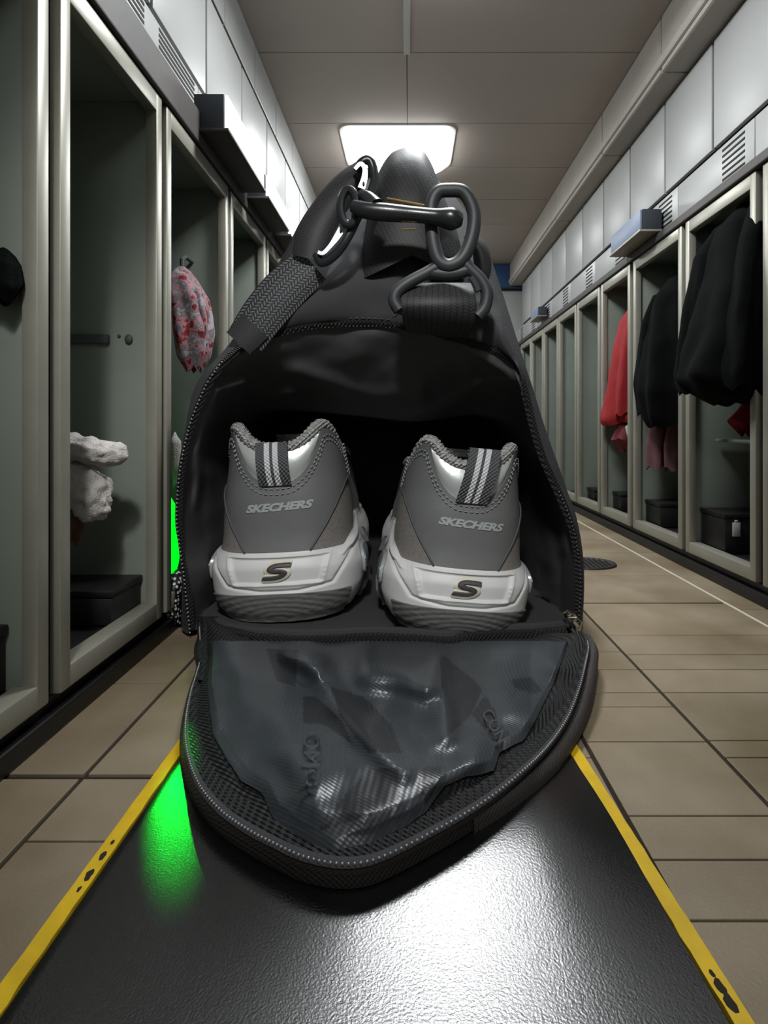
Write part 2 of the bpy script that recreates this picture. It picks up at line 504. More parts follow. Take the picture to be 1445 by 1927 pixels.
# ------------------------------------------------------------------ lockers, vents, cabinets
def locker(side, y0, y1, zt, label, fw=0.036, hook=True):
    X = XL if side < 0 else XR; s = side      # s points into the cupboard
    z0 = 0.078; zf = zt + 0.055
    t = thing('open_locker', label, 'locker', (X, (y0 + y1) / 2, 0.076), 'open lockers in the %s row' % ('left' if s < 0 else 'right'))
    d = 0.49
    MB().box(X, X + s * d, y0, y0 + .018, z0, zf, 0.002).build('side_panel', 'inner', t)
    MB().box(X, X + s * d, y1 - .018, y1, z0, zf, 0.002).build('side_panel', 'inner', t)
    MB().box(X + s * (d - .018), X + s * d, y0 + .02, y1 - .02, z0 + .02, zf - .02, 0.002).build('back_panel', 'inner', t)
    MB().box(X + s * .002, X + s * (d - .02), y0 + .02, y1 - .02, zf - .018, zf, 0.002).build('top_panel', 'inner', t)
    MB().box(X + s * .03, X + s * (d - .02), y0 + .02, y1 - .02, z0, z0 + .035, 0.002).build('base_panel', 'innerb', t)
    f = MB(); e = 0.022
    f.box(X - s * e, X + s * .012, y0, y0 + fw, z0, zf, 0.004); f.box(X - s * e, X + s * .012, y1 - fw, y1, z0, zf, 0.004)
    f.box(X - s * e, X + s * .012, y0 + fw - .003, y1 - fw + .003, zt, zf, 0.004)
    f.box(X - s * e, X + s * .03, y0 + fw - .003, y1 - fw + .003, z0, z0 + .05, 0.004)
    f.build('face_frame', 'frame', t)
    if hook:
        MB().tube([Vector((X + s * .22, y0 + .02, zt - .19)), Vector((X + s * .22, y1 - .02, zt - .19))], 0.012, 10).build('hanging_rail', 'rail', t)
    return t


def vent(side, y0, y1, z0, z1, label, spans):
    X = XL if side < 0 else XR; s = side
    t = thing('vent_panel', label, 'vent panel', (X, (y0 + y1) / 2, z0), 'louvred vent panels along the %s row' % ('left' if s < 0 else 'right'))
    MB().box(X, X + s * .03, y0 + .002, y1 - .002, z0 + .002, z1 - .002, 0.003).build('panel', 'cabin', t)
    m = MB()
    h = z1 - z0
    for a, b in spans:
        n = 6
        for i in range(n):
            z = z0 + h * (0.16 + 0.70 * i / (n - 1))
            bm = bmesh.new()
            ya, yb = y0 + a * (y1 - y0), y0 + b * (y1 - y0)
            m.box(X - s * .0016, X + s * .01, ya, yb, z - .0050, z + .0050, .001)
            bm.free()
    m.build('louvres', 'cabdark', t, smooth=False)
    return t


def cabinet(side, y0, y1, z0, z1, label):
    X = XL if side < 0 else XR; s = side
    t = thing('wall_cabinet', label, 'cabinet', (X, (y0 + y1) / 2, z0), 'grey cabinets above the %s lockers' % ('left' if s < 0 else 'right'))
    MB().box(X + s * .022, X + s * .50, y0 + .004, y1 - .004, z0, z1, 0.002).build('carcass', 'cabdark', t)
    MB().box(X, X + s * .02, y0 + .008, y1 - .008, z0 + .008, z1 - .01, 0.004).build('door', 'cabin', t)
    return t


LZ, RZ = 1.590, 1.545
Ledges = [('ledge_left', XL, -1, LZ + .055, 1.765), ('ledge_right', XR, 1, RZ + .055, 1.645)]
for nm, X, s, z0, z1 in Ledges:
    m = MB(); m.box(X - s * .035, X + s * .49, YB + .01, 6.6, z0 + .004, z1 - .002, 0.005)
    struct('trim_8' if s < 0 else 'trim_9', m, 'ledge')
lefts = [(0.575, 1.16), (1.198, 1.690), (1.722, 2.310), (2.342, 2.91)] + [(2.94 + i * .6, 3.51 + i * .6) for i in range(6)]
rights = [(1.44, 2.02), (2.06, 2.585), (2.62, 3.19), (3.235, 3.725), (3.755, 4.255), (4.285, 4.785), (4.815, 5.32), (5.35, 5.86), (5.89, 6.4)]
lextra = ['at the photo edge, holding a black hat', 'with a pale fleece hanging inside', 'with a patterned garment inside', 'under the far end of the light boxes']
rextra = ['nearest the camera at the right edge', 'with the long coat and a tagged box', 'with the shorter black jacket', 'with the red jacket', 'empty, just past the red jacket']
LOCK_R = []
for i, (a, b) in enumerate(lefts):
    ex = lextra[i] if i < len(lextra) else 'hidden behind the bag'
    locker(-1, a, b, LZ, '%s open locker in the left row, %s' % (ordinal(i), ex), hook=False)
for i, (a, b) in enumerate(rights):
    ex = rextra[i] if i < len(rextra) else 'empty with a dark notch at its top'
    LOCK_R.append(locker(1, a, b, RZ, '%s open locker in the right row, %s' % (ordinal(i), ex), hook=i in (1, 2, 3)))
y = 0.24; i = 0
while y < 6.3:
    vent(-1, y, y + .6, 1.768, 1.895, '%s louvred vent panel from the camera above the left lockers' % ordinal(i), [(.06, .30), (.46, .93)]); y += .6; i += 1
y = 0.90; i = 0
while y < 6.4:
    vent(1, y, y + .6, 1.648, 1.822, '%s louvred vent panel from the camera above the right lockers' % ordinal(i), [(.10, .36)] if i % 2 == 0 else [(.10, .34)]); y += .6; i += 1
y = 0.32; i = 0
while y < 6.3:
    cabinet(-1, y, y + .45, 1.905, 2.325, '%s plain grey cabinet door from the camera, above the left lockers' % ordinal(i)); y += .45; i += 1
y = 0.60; i = 0
while y < 6.4:
    cabinet(1, y, y + .448, 1.835, 2.312, '%s plain grey cabinet door from the camera, under the right soffit' % ordinal(i)); y += .448; i += 1


# ------------------------------------------------------------------ lamps
def ceiling_lamp(x0, x1, y0, y1, label):
    t = thing('ceiling_lamp', label, 'ceiling light', ((x0 + x1) / 2, (y0 + y1) / 2, ZC), 'flush lamps along the ceiling')
    def rr(x0, x1, y0, y1, r, z):
        out = []
        for cx, cy, a0 in ((x1 - r, y1 - r, 0), (x0 + r, y1 - r, 90), (x0 + r * .35, y0 + r * .35, 180), (x1 - r * .35, y0 + r * .35, 270)):
            R = r if cy > y0 + r * .5 else r * .35
            for k in range(9):
                a = math.radians(a0 + k * 11.25); out.append(Vector((cx + R * math.cos(a), cy + R * math.sin(a), z)))
        return out
    m = MB(); e = .012
    m.grid([rr(x0 - e, x1 + e, y0 - e, y1 + e, .2, ZC - .001), rr(x0 - e, x1 + e, y0 - e, y1 + e, .2, ZC - .008), rr(x0, x1, y0, y1, .2, ZC - .008), rr(x0, x1, y0, y1, .2, ZC - .002)], close=True)
    m.build('rim', 'trimw', t)
    m = MB()
    c = Vector(((x0 + x1) / 2, (y0 + y1) / 2, ZC - .02)); rows = []
    for k in range(7):
        q = 1 - (k / 6) ** 1.6 * .98
        rows.append([Vector((c.x + (p.x - c.x) * q, c.y + (p.y - c.y) * q, ZC - .004 - .075 * (1 - q ** 5) ** .6)) for p in rr(x0 + .004, x1 - .004, y0 + .004, y1 - .004, .2, 0)])
    m.grid(rows, close=True); m.build('diffuser', 'lampw', t)


ceiling_lamp(-0.44, 0.29, 3.56, 4.22, 'glowing white ceiling lamp behind the top of the black bag')
ceiling_lamp(-0.18, 0.50, 1.88, 2.26, 'white ceiling lamp just above the bag, over the top edge of the photo')
ceiling_lamp(-0.25, 0.45, -1.22, -0.72, 'unseen white ceiling lamp added behind the camera as fill')  # lamp body added for the fill light behind the camera
t = thing('fill_spotlight', 'unseen black spotlight added behind the camera to light the bag', 'spotlight', (-0.15, -0.50, ZC))  # made-up fixture around the fill spot
MB().tube([Vector((-.15, -.50, ZC - .001)), Vector((-.15, -.50, ZC - .02))], .05, 20).build('mount', 'black', t)
MB().tube([Vector((-.15, -.50, ZC - .02)), Vector((-.15, -.50, 2.45))], .012, 10).build('stem', 'black', t)
m = MB(); ax = (Vector((-.1, 1.75, .4)) - Vector((-.15, -.42, 2.36))).normalized(); c0 = Vector((-.15, -.50, 2.43))
m.tube([c0 - ax * .07, c0 - ax * .05, c0 + ax * .05], [.03, .06, .075], 24, cap=False); m.build('fill_housing', 'black', t)
ceiling_lamp(-0.25, 0.45, 5.30, 5.90, 'white ceiling lamp at the far end before the blue beam')


def light_box(side, y0, y1, z0, z1, w, lit, label):
    X = (XL if side < 0 else XR) - side * .014; s = side
    t = thing('wall_light_box', label, 'wall light', (X, (y0 + y1) / 2, z0), 'box lights on the vent panels')
    xo = X - s * w
    MB().box(X, xo + s * .012, y0, y1, z0, z1, 0.003).build('housing', 'boxdark', t)
    MB().box(xo + s * .0115, xo, y0 + .004, y1 - .004, z0 + .004, z1 - .002, 0.003).build('diffuser', 'lampbox' if lit else 'boxblue', t)
    m = MB(); m.box(X, xo - s * .006, y0 - .006, y1 + .006, z0 - .012, z0 - .0005, 0.002); m.build('tray', 'ledge' if lit else 'frame', t)


light_box(-1, 1.957, 2.46, 1.70, 1.822, 0.118, True, 'nearest lit box light on the left, with a dark end cap')
light_box(-1, 2.53, 2.95, 1.70, 1.80, 0.115, True, 'second lit box light on the left, just past the nearest one')
light_box(-1, 3.02, 3.40, 1.70, 1.79, 0.11, True, 'third lit box light on the left, touching the outline of the bag')
light_box(1, 2.84, 3.26, 1.66, 1.765, 0.11, False, 'unlit blue-grey box light on the right vent panels')
light_box(1, 5.2, 5.5, 1.70, 1.78, 0.09, False, 'small unlit grey box light far along the right vent panels')


# ------------------------------------------------------------------ clothes
def garment(mb, rows, nz=40, nt=48, folds=7, amp=.12, ph=0.0, cap=True):
    """rows: (z, cx, cy, rx, ry) from top to bottom"""
    R = []
    for i in range(nz + 1):
        z = rows[0][0] + (rows[-1][0] - rows[0][0]) * i / nz
        cx, cy, rx, ry = [interp([(-r[0], r[k]) for r in rows], -z) for k in (1, 2, 3, 4)]
        ring = []
        for j in range(nt):
            a = 2 * PI * j / nt
            k = 1 + amp * min(1, i / nz * 1.6 + .15) * math.sin(folds * a + ph + 2.2 * math.sin(z * 4 + ph)) + .07 * noise.noise(Vector((math.cos(a) * 2, math.sin(a) * 2, z * 9 + ph)))
            ring.append(Vector((cx + rx * k * math.cos(a), cy + ry * k * math.sin(a), z + .012 * math.sin(folds * a + ph) * (i / nz))))
        R.append(ring)
    if cap:
        for rr, at in ((R[0], 0), (R[-1], len(R))):
            c = sum(rr, Vector((0, 0, 0))) / nt
            inn = [c + (p - c) * .4 + Vector((0, 0, .012 if at == 0 else .03)) for p in rr]
            inn2 = [c + (p - c) * .03 + Vector((0, 0, .016 if at == 0 else .03)) for p in rr]
            if at == 0: R = [inn2, inn] + R
            else: R = R + [inn, inn2]
    mb.grid(R, close=True)


def hanger(t, x, y, z, w, rail_z):
    m = MB()
    m.tube([Vector((x, y - w, z - .05)), Vector((x, y - w * .5, z - .015)), Vector((x, y, z + .012)), Vector((x, y + w * .5, z - .015)), Vector((x, y + w, z - .05))], .008, 8)
    pts = [Vector((x, y, z + .01)), Vector((x, y, z + .03))] + [Vector((x + .018 * math.sin(a), y, z + .052 - .018 * math.cos(a))) for a in [k * .5 for k in range(0, 9)]]
    m.tube(pts, .004, 6)
    m.build('hanger', 'rail', t)


t = thing('black_coat', 'long bulky black coat hanging out of the right locker nearest the camera', 'coat', (1.33, 2.28, 1.56), 'clothes hanging in the lockers')
m = MB(); garment(m, [(1.55, 1.39, 2.25, .06, .05), (1.47, 1.36, 2.25, .10, .13), (1.30, 1.35, 2.25, .13, .17), (1.05, 1.33, 2.25, .17, .19), (.86, 1.31, 2.26, .20, .21), (.78, 1.36, 2.24, .19, .19), (.75, 1.38, 2.22, .16, .16)], folds=6, amp=.08)
m.build('coat_body', 'coat', t)
m = MB(); garment(m, [(1.50, 1.33, 2.37, .03, .04), (1.38, 1.27, 2.38, .05, .05), (1.1, 1.22, 2.38, .055, .055), (.86, 1.19, 2.38, .06, .06), (.80, 1.20, 2.37, .05, .05)], folds=4, amp=.1, ph=2)
m.build('sleeve', 'coat', t)
m = MB(); garment(m, [(1.50, 1.33, 2.12, .03, .04), (1.38, 1.30, 2.10, .05, .05), (1.1, 1.26, 2.09, .055, .055), (.86, 1.24, 2.09, .06, .06), (.80, 1.24, 2.09, .05, .05)], folds=4, amp=.1, ph=3)
m.build('sleeve', 'coat', t)
hanger(t, 1.40, 2.25, 1.56, .12, 1.38)

t = thing('black_jacket', 'shorter black jacket hanging between the long coat and the red jacket', 'jacket', (1.36, 2.9, 1.5), 'clothes hanging in the lockers')
m = MB(); garment(m, [(1.42, 1.40, 2.88, .06, .05), (1.34, 1.38, 2.88, .10, .12), (1.1, 1.36, 2.88, .13, .15), (.84, 1.35, 2.88, .15, .16), (.70, 1.37, 2.88, .14, .14), (.66, 1.38, 2.88, .13, .13)], folds=6, ph=1)
m.build('jacket_body', 'coat', t)
m = MB(); garment(m, [(1.36, 1.35, 3.0, .04, .04), (1.2, 1.30, 3.0, .055, .055), (.9, 1.27, 3.0, .06, .055), (.72, 1.28, 3.0, .05, .05)], folds=4, ph=1)
m.build('sleeve', 'coat', t)
hanger(t, 1.40, 2.88, 1.43, .11, 1.38)

t = thing('red_jacket', 'bright red jacket hanging in the right lockers', 'jacket', (1.37, 3.5, 1.45), 'clothes hanging in the lockers')
m = MB(); garment(m, [(1.40, 1.42, 3.50, .04, .04), (1.33, 1.40, 3.50, .07, .10), (1.1, 1.385, 3.50, .10, .13), (.84, 1.37, 3.50, .13, .15), (.70, 1.36, 3.50, .15, .15), (.675, 1.37, 3.50, .14, .14)], folds=6, ph=2, amp=.14)
m.build('jacket_body', 'red', t)
m = MB(); garment(m, [(1.34, 1.37, 3.40, .03, .03), (1.15, 1.33, 3.38, .045, .04), (.9, 1.30, 3.37, .05, .045), (.73, 1.29, 3.37, .045, .04)], folds=4, ph=1)
m.build('sleeve', 'red', t)
hanger(t, 1.42, 3.5, 1.41, .09, 1.38)

t = thing('hanging_shirt', 'small dark red and white garment hanging below the red jacket', 'shirt', (1.33, 3.45, .66), 'clothes hanging in the lockers')
m = MB(); garment(m, [(.67, 1.36, 3.44, .07, .07), (.58, 1.34, 3.44, .08, .08), (.51, 1.36, 3.44, .05, .05)], folds=5, ph=2, nz=16); m.build('shirt_body', 'darkred', t)
m = MB(); garment(m, [(.655, 1.325, 3.375, .02, .015), (.60, 1.335, 3.365, .022, .016), (.54, 1.35, 3.37, .018, .014)], folds=3, nz=10, nt=20); m.build('white_stripe', 'white', t)

t = thing('hanging_trousers', 'dull pink trouser legs hanging below the shorter black jacket', 'trousers', (1.38, 2.98, .66), 'clothes hanging in the lockers')
for q, (cx, cy) in enumerate(((1.36, 3.05), (1.42, 2.97))):
    m = MB(); garment(m, [(.69, cx, cy, .045, .045), (.55, cx - .01, cy, .05, .05), (.43, cx - .01, cy, .045, .045)], folds=4, ph=q, nz=18); m.build('trouser_leg', 'pink', t)

m = MB(); garment(m, [(.78, 1.50, 2.46, .02, .02), (.73, 1.49, 2.45, .045, .035), (.68, 1.46, 2.45, .06, .03), (.62, 1.50, 2.46, .03, .02)], folds=4, nz=18)
tag(m.build('red_cloth', 'red'), 'small crumpled red cloth below the long black coat', 'cloth', 'clothes hanging in the lockers')
m = MB(); m.box(1.40, 1.72, 2.20, 2.555, .585, .60, .003)
o = m.build('shelf', 'inner', LOCK_R[1])
m = MB(); garment(m, [(.583, 1.50, 2.36, .02, .03), (.52, 1.49, 2.36, .035, .04), (.46, 1.46, 2.36, .02, .02)], folds=4, nz=18)
tag(m.build('black_glove', 'coat'), 'small black cloth hanging under the shelf of the locker with the long coat', 'cloth', 'clothes hanging in the lockers')


def storage_box(x0, x1, y0, y1, z0, z1, label, paper=False, handle=True):
    t = thing('storage_box', label, 'box', ((x0 + x1) / 2, (y0 + y1) / 2, z0), 'black boxes on the locker floors')
    MB().box(x0, x1, y0, y1, z0, z1 - .02, .006).build('box_body', 'innerb', t)
    MB().box(x0 - .004, x1 + .004, y0 - .004, y1 + .004, z1 - .0195, z1, .004).build('lid', 'black', t)
    if paper:
        x = x0 + .028
        tg = MB(); tg.box(x, x + .032, y0 - .010, y0 - .005, z0 + .075, z1 - .035, .001); tg.box(x + .009, x + .022, y0 - .010, y0 - .005, z1 - .035, z1 - .024, .001)
        tg.build('paper_tag', 'white', t)
    return t


zf = 0.117
storage_box(-1.20, -0.80, 1.50, 1.665, zf, .212, 'low black box on the floor of the left locker below the pale fleece')
storage_box(-1.20, -0.82, .93, 1.135, zf, .25, 'low black box on the floor of the leftmost locker below the black hat')
storage_box(1.335, 1.66, 2.36, 2.555, zf, .285, 'black box with a white paper tag in the right locker with the long coat', True)
storage_box(1.34, 1.66, 2.98, 3.165, zf, .245, 'plain black box on the locker floor below the shorter black jacket')
storage_box(1.35, 1.66, 3.56, 3.70, zf, .23, 'small black box on the locker floor below the red jacket')
storage_box(1.35, 1.6, 4.07, 4.23, zf, .20, 'smallest black box, in the locker just past the red jacket')

# fleece
t = thing('pale_fleece', 'pale grey fleece coat bundled on a hook inside the left locker', 'coat', (-.84, 1.45, .70), 'clothes hanging in the lockers')
m = MB()
def lump(m, pts, sub=4):
    for c, r, sc in pts: m.ball(c, r, sub, sc, jit=.25, fr=2.2)
A = [((-.90, 1.46, .600), .055, (1.1, .9, .72)), ((-.85, 1.46, .592), .052, (1.1, .9, .66)), ((-.795, 1.46, .580), .045, (1, .9, .72)), ((-.765, 1.46, .582), .030, (.9, .9, 1.0))]
lump(m, A); o = m.build('upper_sleeve', 'fur', t)
B = [((-.885, 1.47, .505), .062, (1, .9, .95)), ((-.845, 1.47, .480), .056, (1, .9, 1.1)), ((-.835, 1.47, .445), .045, (1, .9, .95)), ((-.92, 1.47, .53), .06, (1, .9, 1.1))]
m = MB(); lump(m, B); o2 = m.build('lower_sleeve', 'fur', t)
m = MB(); m.tube([Vector((-.95, 1.46, .56)), Vector((-1.0, 1.50, .59)), Vector((-1.02, 1.60, .60)), Vector((-1.02, 1.672, .60))], .012, 8); m.build('hook', 'rail', t)
for q in (o, o2):
    r = q.modifiers.new('remesh', 'REMESH'); r.mode = 'VOXEL'; r.voxel_size = .006; r.use_smooth_shade = True
    tx = bpy.data.textures.new('fuzz', 'CLOUDS'); tx.noise_scale = .018
    dm = q.modifiers.new('fuzz', 'DISPLACE'); dm.texture = tx; dm.strength = .013
m = MB(); garment(m, [(.435, -.905, 1.48, .04, .03), (.38, -.895, 1.48, .03, .025), (.345, -.90, 1.48, .022, .02)], folds=5, nz=16)
tag(m.build('brown_cloth', 'brown'), 'small brown cloth dangling below the pale fleece', 'cloth', 'clothes hanging in the lockers')
m = MB(); garment(m, [(.99, -.80, 1.10, .02, .02), (.97, -.81, 1.10, .04, .03), (.93, -.81, 1.10, .045, .035), (.905, -.81, 1.10, .03, .02)], folds=3, nz=18, amp=.05)
tag(m.build('hat', 'coat'), 'rounded black hat at the left edge of the photo', 'hat', 'clothes hanging in the lockers')
# patterned garment
t = thing('patterned_shirt', 'red, pink and grey patterned shirt hanging in a left locker', 'shirt', (-.85, 2.1, 1.25), 'clothes hanging in the lockers')
m = MB(); garment(m, [(1.26, -.88, 2.16, .03, .03), (1.22, -.87, 2.15, .05, .07), (1.14, -.845, 2.14, .068, .09), (1.02, -.825, 2.13, .07, .09), (.93, -.82, 2.12, .055, .07), (.87, -.815, 2.11, .025, .03)], folds=5, ph=1)
m.build('shirt_body', 'shirt', t)
m = MB(); garment(m, [(1.16, -.80, 2.10, .02, .02), (1.08, -.785, 2.10, .028, .03), (.96, -.785, 2.10, .022, .02)], folds=4, nz=18); m.build('sleeve', 'shirt', t)
m = MB(); m.tube([Vector((-.88, 2.16, 1.255)), Vector((-.88, 2.16, 1.30)), Vector((-.89, 2.22, 1.33)), Vector((-.89, 2.29, 1.33))], .008, 8); m.build('hook', 'rail', t)

# rail bracket on the far side panel of the left locker
t = thing('wall_bracket', 'dark metal bracket strip on the side panel of the locker holding the fleece', 'bracket', (-.95, 1.67, .9))
MB().box(-1.15, -.895, 1.655, 1.6715, .900, .928, .004).build('strip', 'rail', t)
m = MB(); m.ball((-.838, 1.666, .915), .012, 2, (1, .5, 1.2)); m.ball((-.868, 1.668, .925), .005, 2, (1, .5, 1)); m.build('screw', 'rail', t)

# green light, dotted cloth, white towel beside the bag
m = MB(); garment(m, [(.40, -.830, 1.93, .010, .01), (.37, -.824, 1.93, .022, .02), (.27, -.819, 1.93, .026, .025), (.18, -.824, 1.93, .024, .02), (.125, -.826, 1.93, .012, .012)], folds=3, nz=24, amp=.1)
tag(m.build('green_light', 'green'), 'glowing green light squeezed between the left lockers and the bag', 'light')
m = MB(); garment(m, [(.17, -.768, 1.84, .020, .03), (.14, -.765, 1.84, .026, .06), (.06, -.765, 1.84, .026, .07), (.012, -.765, 1.84, .024, .06)], folds=5, nz=18, amp=.06)
for v in m.v: v.x = max(v.x, -.792) + .006; v.z = max(v.z, .002)
tag(m.build('dotted_cloth', 'dots'), 'black cloth with white dots standing on the floor left of the bag', 'cloth')
m = MB(); garment(m, [(.62, -.84, 2.00, .008, .01), (.60, -.838, 2.00, .018, .02), (.50, -.832, 2.00, .018, .02), (.44, -.832, 2.00, .012, .012)], folds=3, nz=18, amp=.08)
tag(m.build('white_towel', 'fur'), 'narrow white towel showing between the left lockers and the bag', 'towel')

# floor drain
t = thing('floor_drain', 'dark oval grate set in the tiles right of the bag', 'drain', (.86, 2.66, 0))
m = MB(); rows = []
for k, (q, z) in enumerate(((1, .001), (.97, .008), (.88, .008), (.84, .003), (.02, .002))):
    rows.append([Vector((.84 + .145 * q * math.cos(a), 2.66 + .115 * q * math.sin(a), z)) for a in [j * PI / 24 for j in range(48)]])
m.grid(rows, close=True); m.build('rim', 'drain', t)
m = MB()
for k in range(-5, 6):
    x = .84 + k * .022; h = .10 * math.sqrt(max(0, 1 - (k * .022 / .13) ** 2)); m.box(x - .004, x + .004, 2.66 - h, 2.66 + h, .0035, .008, .001)
m.build('grate', 'drain', t)

def hump(x, y):
    """bulge shaped into the mat so the lamp reflection shows in front of the flap"""
    e = max(0, min(1, (.36 - abs(x - .06)) / .24)); e = e * e * (3 - 2 * e)
    return .040 * math.exp(-((y - .89) / .13) ** 2 / 2) * e  # rise added only to catch the lamp highlight


# ------------------------------------------------------------------ the black mat with yellow edges
t = thing('rubber_mat', 'long black rubber mat with yellow edges running under the bag', 'mat', (-.05, 1.0, 0))
y0, y1 = .16, 2.25
xl = lambda y: -.470 - .003 * y
xr = lambda y: .410 - .062 * y
m = MB(); rows = []
for i in range(101):
    y = y0 + (y1 - y0) * i / 100
    e = .001 * math.sin(i * 2.1)
    a_, b_ = xl(y) + .029, xr(y) - .029
    rows.append([Vector((xl(y) + .026, y, .001)), Vector((xl(y) + .026, y, .007))] + [Vector((a_ + (b_ - a_) * k / 60, y, .009 + hump(a_ + (b_ - a_) * k / 60, y))) for k in range(61)] + [Vector((xr(y) - .026, y, .007)), Vector((xr(y) - .026, y, .001))])
m.grid(rows); m.build('mat_surface', 'mat', t, smooth=True)
for f, s in ((xl, 1), (xr, -1)):
    m = MB(); rows = []
    for i in range(101):
        y = y0 + (y1 - y0) * i / 100
        e = .0016 * noise.noise(Vector((y * 30, s, 0)))
        w = .024 + .0024 * noise.noise(Vector((y * 22, s, 3)))
        x = f(y) + s * e
        rows.append([Vector((x, y, .001)), Vector((x + s * .001, y, .0095)), Vector((x + s * w, y, .0095)), Vector((x + s * w, y, .001))])
    m.grid(rows); m.build('edge_stripe', 'yellow', t, smooth=False)
    m = MB()
    if s > 0: chips = [(.835, .010), (.80, .012), (.862, .006), (.775, .006)]
    else: chips = [(.64, .012), (.622, .014), (.655, .006)]
    for (yy, L) in chips:
        x = f(yy) + s * .014
        m.ball((x, yy, .0096), L, 2, (.45, .8, .04), jit=.6, fr=3)
    m.build('worn_chip', 'grout', t)

# ------------------------------------------------------------------ the bag
D0 = 1.73
KEY = [  # silhouette px, zip line px, depth of the silhouette ring
    ((341, 1198), (360, 1188), 1.77), ((342, 1110), (352, 1110), 1.77), ((336, 1032), (343, 1040), 1.77), ((329, 975), (335, 975), 1.77), ((335, 885), (341, 890), 1.77),
    ((350, 800), (357, 810), 1.77), ((362, 740), (378, 752), 1.77), ((384, 700), (402, 706), 1.78), ((425, 655), (440, 664), 1.79), ((470, 590), (505, 632), 1.84),
    ((516, 508), (570, 615), 1.88), ((575, 415), (640, 608), 1.92), ((645, 350), (700, 607), 1.95), ((705, 330), (750, 612), 1.97), ((768, 318), (800, 620), 1.98),
    ((828, 342), (840, 632), 1.97), ((878, 400), (880, 642), 1.94), ((915, 465), (918, 653), 1.91), ((945, 550), (948, 668), 1.88), ((975, 645), (972, 690), 1.84),
    ((1003, 732), (988, 738), 1.80), ((1024, 800), (1003, 800), 1.78), ((1045, 860), (1022, 862), 1.77), ((1066, 920), (1050, 925), 1.77), ((1085, 975), (1074, 985), 1.77),
    ((1097, 1045), (1087, 1050), 1.77), ((1099, 1115), (1090, 1112), 1.77), ((1094, 1197), (1084, 1186), 1.77)]
NB = 190
OUT = catmull([Vector((k[0][0], k[0][1], k[2])) for k in KEY], NB)
ZIP = catmull([Vector((k[1][0], k[1][1], 0)) for k in KEY], NB)
FLOORZ = .012


def ground(v):
    v.z = max(v.z, FLOORZ); return v


def dzip(py): return D0 + .05 * max(0, min(1, (700 - py) / 100))


bag = thing('duffel_bag', 'big open black duffel bag standing on the mat with two sneakers inside', 'bag', (-.12, 2.4, FLOORZ))


def ring_close(pts, zfloor, n=24):
    """adds the bottom run from the last point back to the first along the floor"""
    a, b = pts[-1], pts[0]; out = list(pts)
    for k in range(1, n): q = k / n; p = a.lerp(b, q); p.z = zfloor; out.append(p)
    return out


def bag_shell():
    m = MB(); rings = []
    front = [ground(W(p.x, p.y, p.z)) for p in OUT]
    c = Vector((-.09, 0, .55))
    for k, (dy, sc) in enumerate(((0, 1), (.03, 1.004), (.10, 1.0), (.25, .99), (.5, .985), (.8, .985), (1.1, .985), (1.35, .975), (1.5, .94), (1.58, .84), (1.60, .6), (1.60, .0005))):
        r = []
        for i, p in enumerate(front):
            u = dy / 1.6
            y = p.y + dy * (3.52 - p.y) / 1.6
            q = Vector((c.x + (p.x - c.x) * sc, y, c.z + (p.z - c.z) * sc))
            w = min(1, dy / .2) * .014
            q += Vector((noise.noise(q * 4) * w, 0, noise.noise(q * 4 + Vector((9, 0, 0))) * w))
            q.x = max(-.745, q.x)
            r.append(ground(q))
        rings.append(ring_close(r, FLOORZ if sc > .7 else .3))
    m.grid(rings, close=True)
    m.build('bag_body', 'nylon', bag, sharp=0)


def fold(p, polys):
    h = 0
    for poly, w, a in polys:
        d = seg_dist((p[0], p[1]), poly)
        if d < w * 3: h += a * math.exp(-(d / w) ** 2)
    return h


def end_panel():
    m = MB(); rings = []
    NTt = 26
    ridges = [([(700, 605), (900, 650), (972, 690)], 6, .01), ([(840, 560), (930, 600), (985, 700)], 22, .02), ([(560, 560), (700, 520), (800, 560)], 40, .012), ([(930, 480), (960, 600), (1000, 720)], 12, .012)]
    for t in range(NTt + 1):
        q = t / NTt; r = []
        for i in range(NB):
            a, o = ZIP[i], OUT[i]
            px = a.x + (o.x - a.x) * q; py = a.y + (o.y - a.y) * q
            span = math.hypot(o.x - a.x, o.y - a.y)
            d = dzip(a.y) * (1 - q) + o.z * q - min(.075, span * .0006) * math.sin(PI * min(1, q ** .8)) - .004
            if 0 < t < NTt: d -= fold((px, py), ridges) + .010 * noise.noise(Vector((px / 60, py / 60, 1)))
            r.append(ground(W(px, py, d)))
        rings.append(r)
    m.grid(rings); m.build('end_panel', 'nylon2', bag, sharp=0)


INN = catmull([Vector(p) for p in [(425, 1170), (425, 1110), (425, 1050), (424, 990), (424, 900), (430, 840), (444, 800), (462, 782), (490, 772), (520, 770), (575, 772), (640, 778), (700, 784),
               (745, 790), (780, 792), (815, 790), (850, 785), (885, 780), (915, 782), (945, 790), (968, 808), (985, 835), (998, 870), (1004, 920), (1008, 975), (1010, 1040), (1010, 1100), (1006, 1160)]], NB)


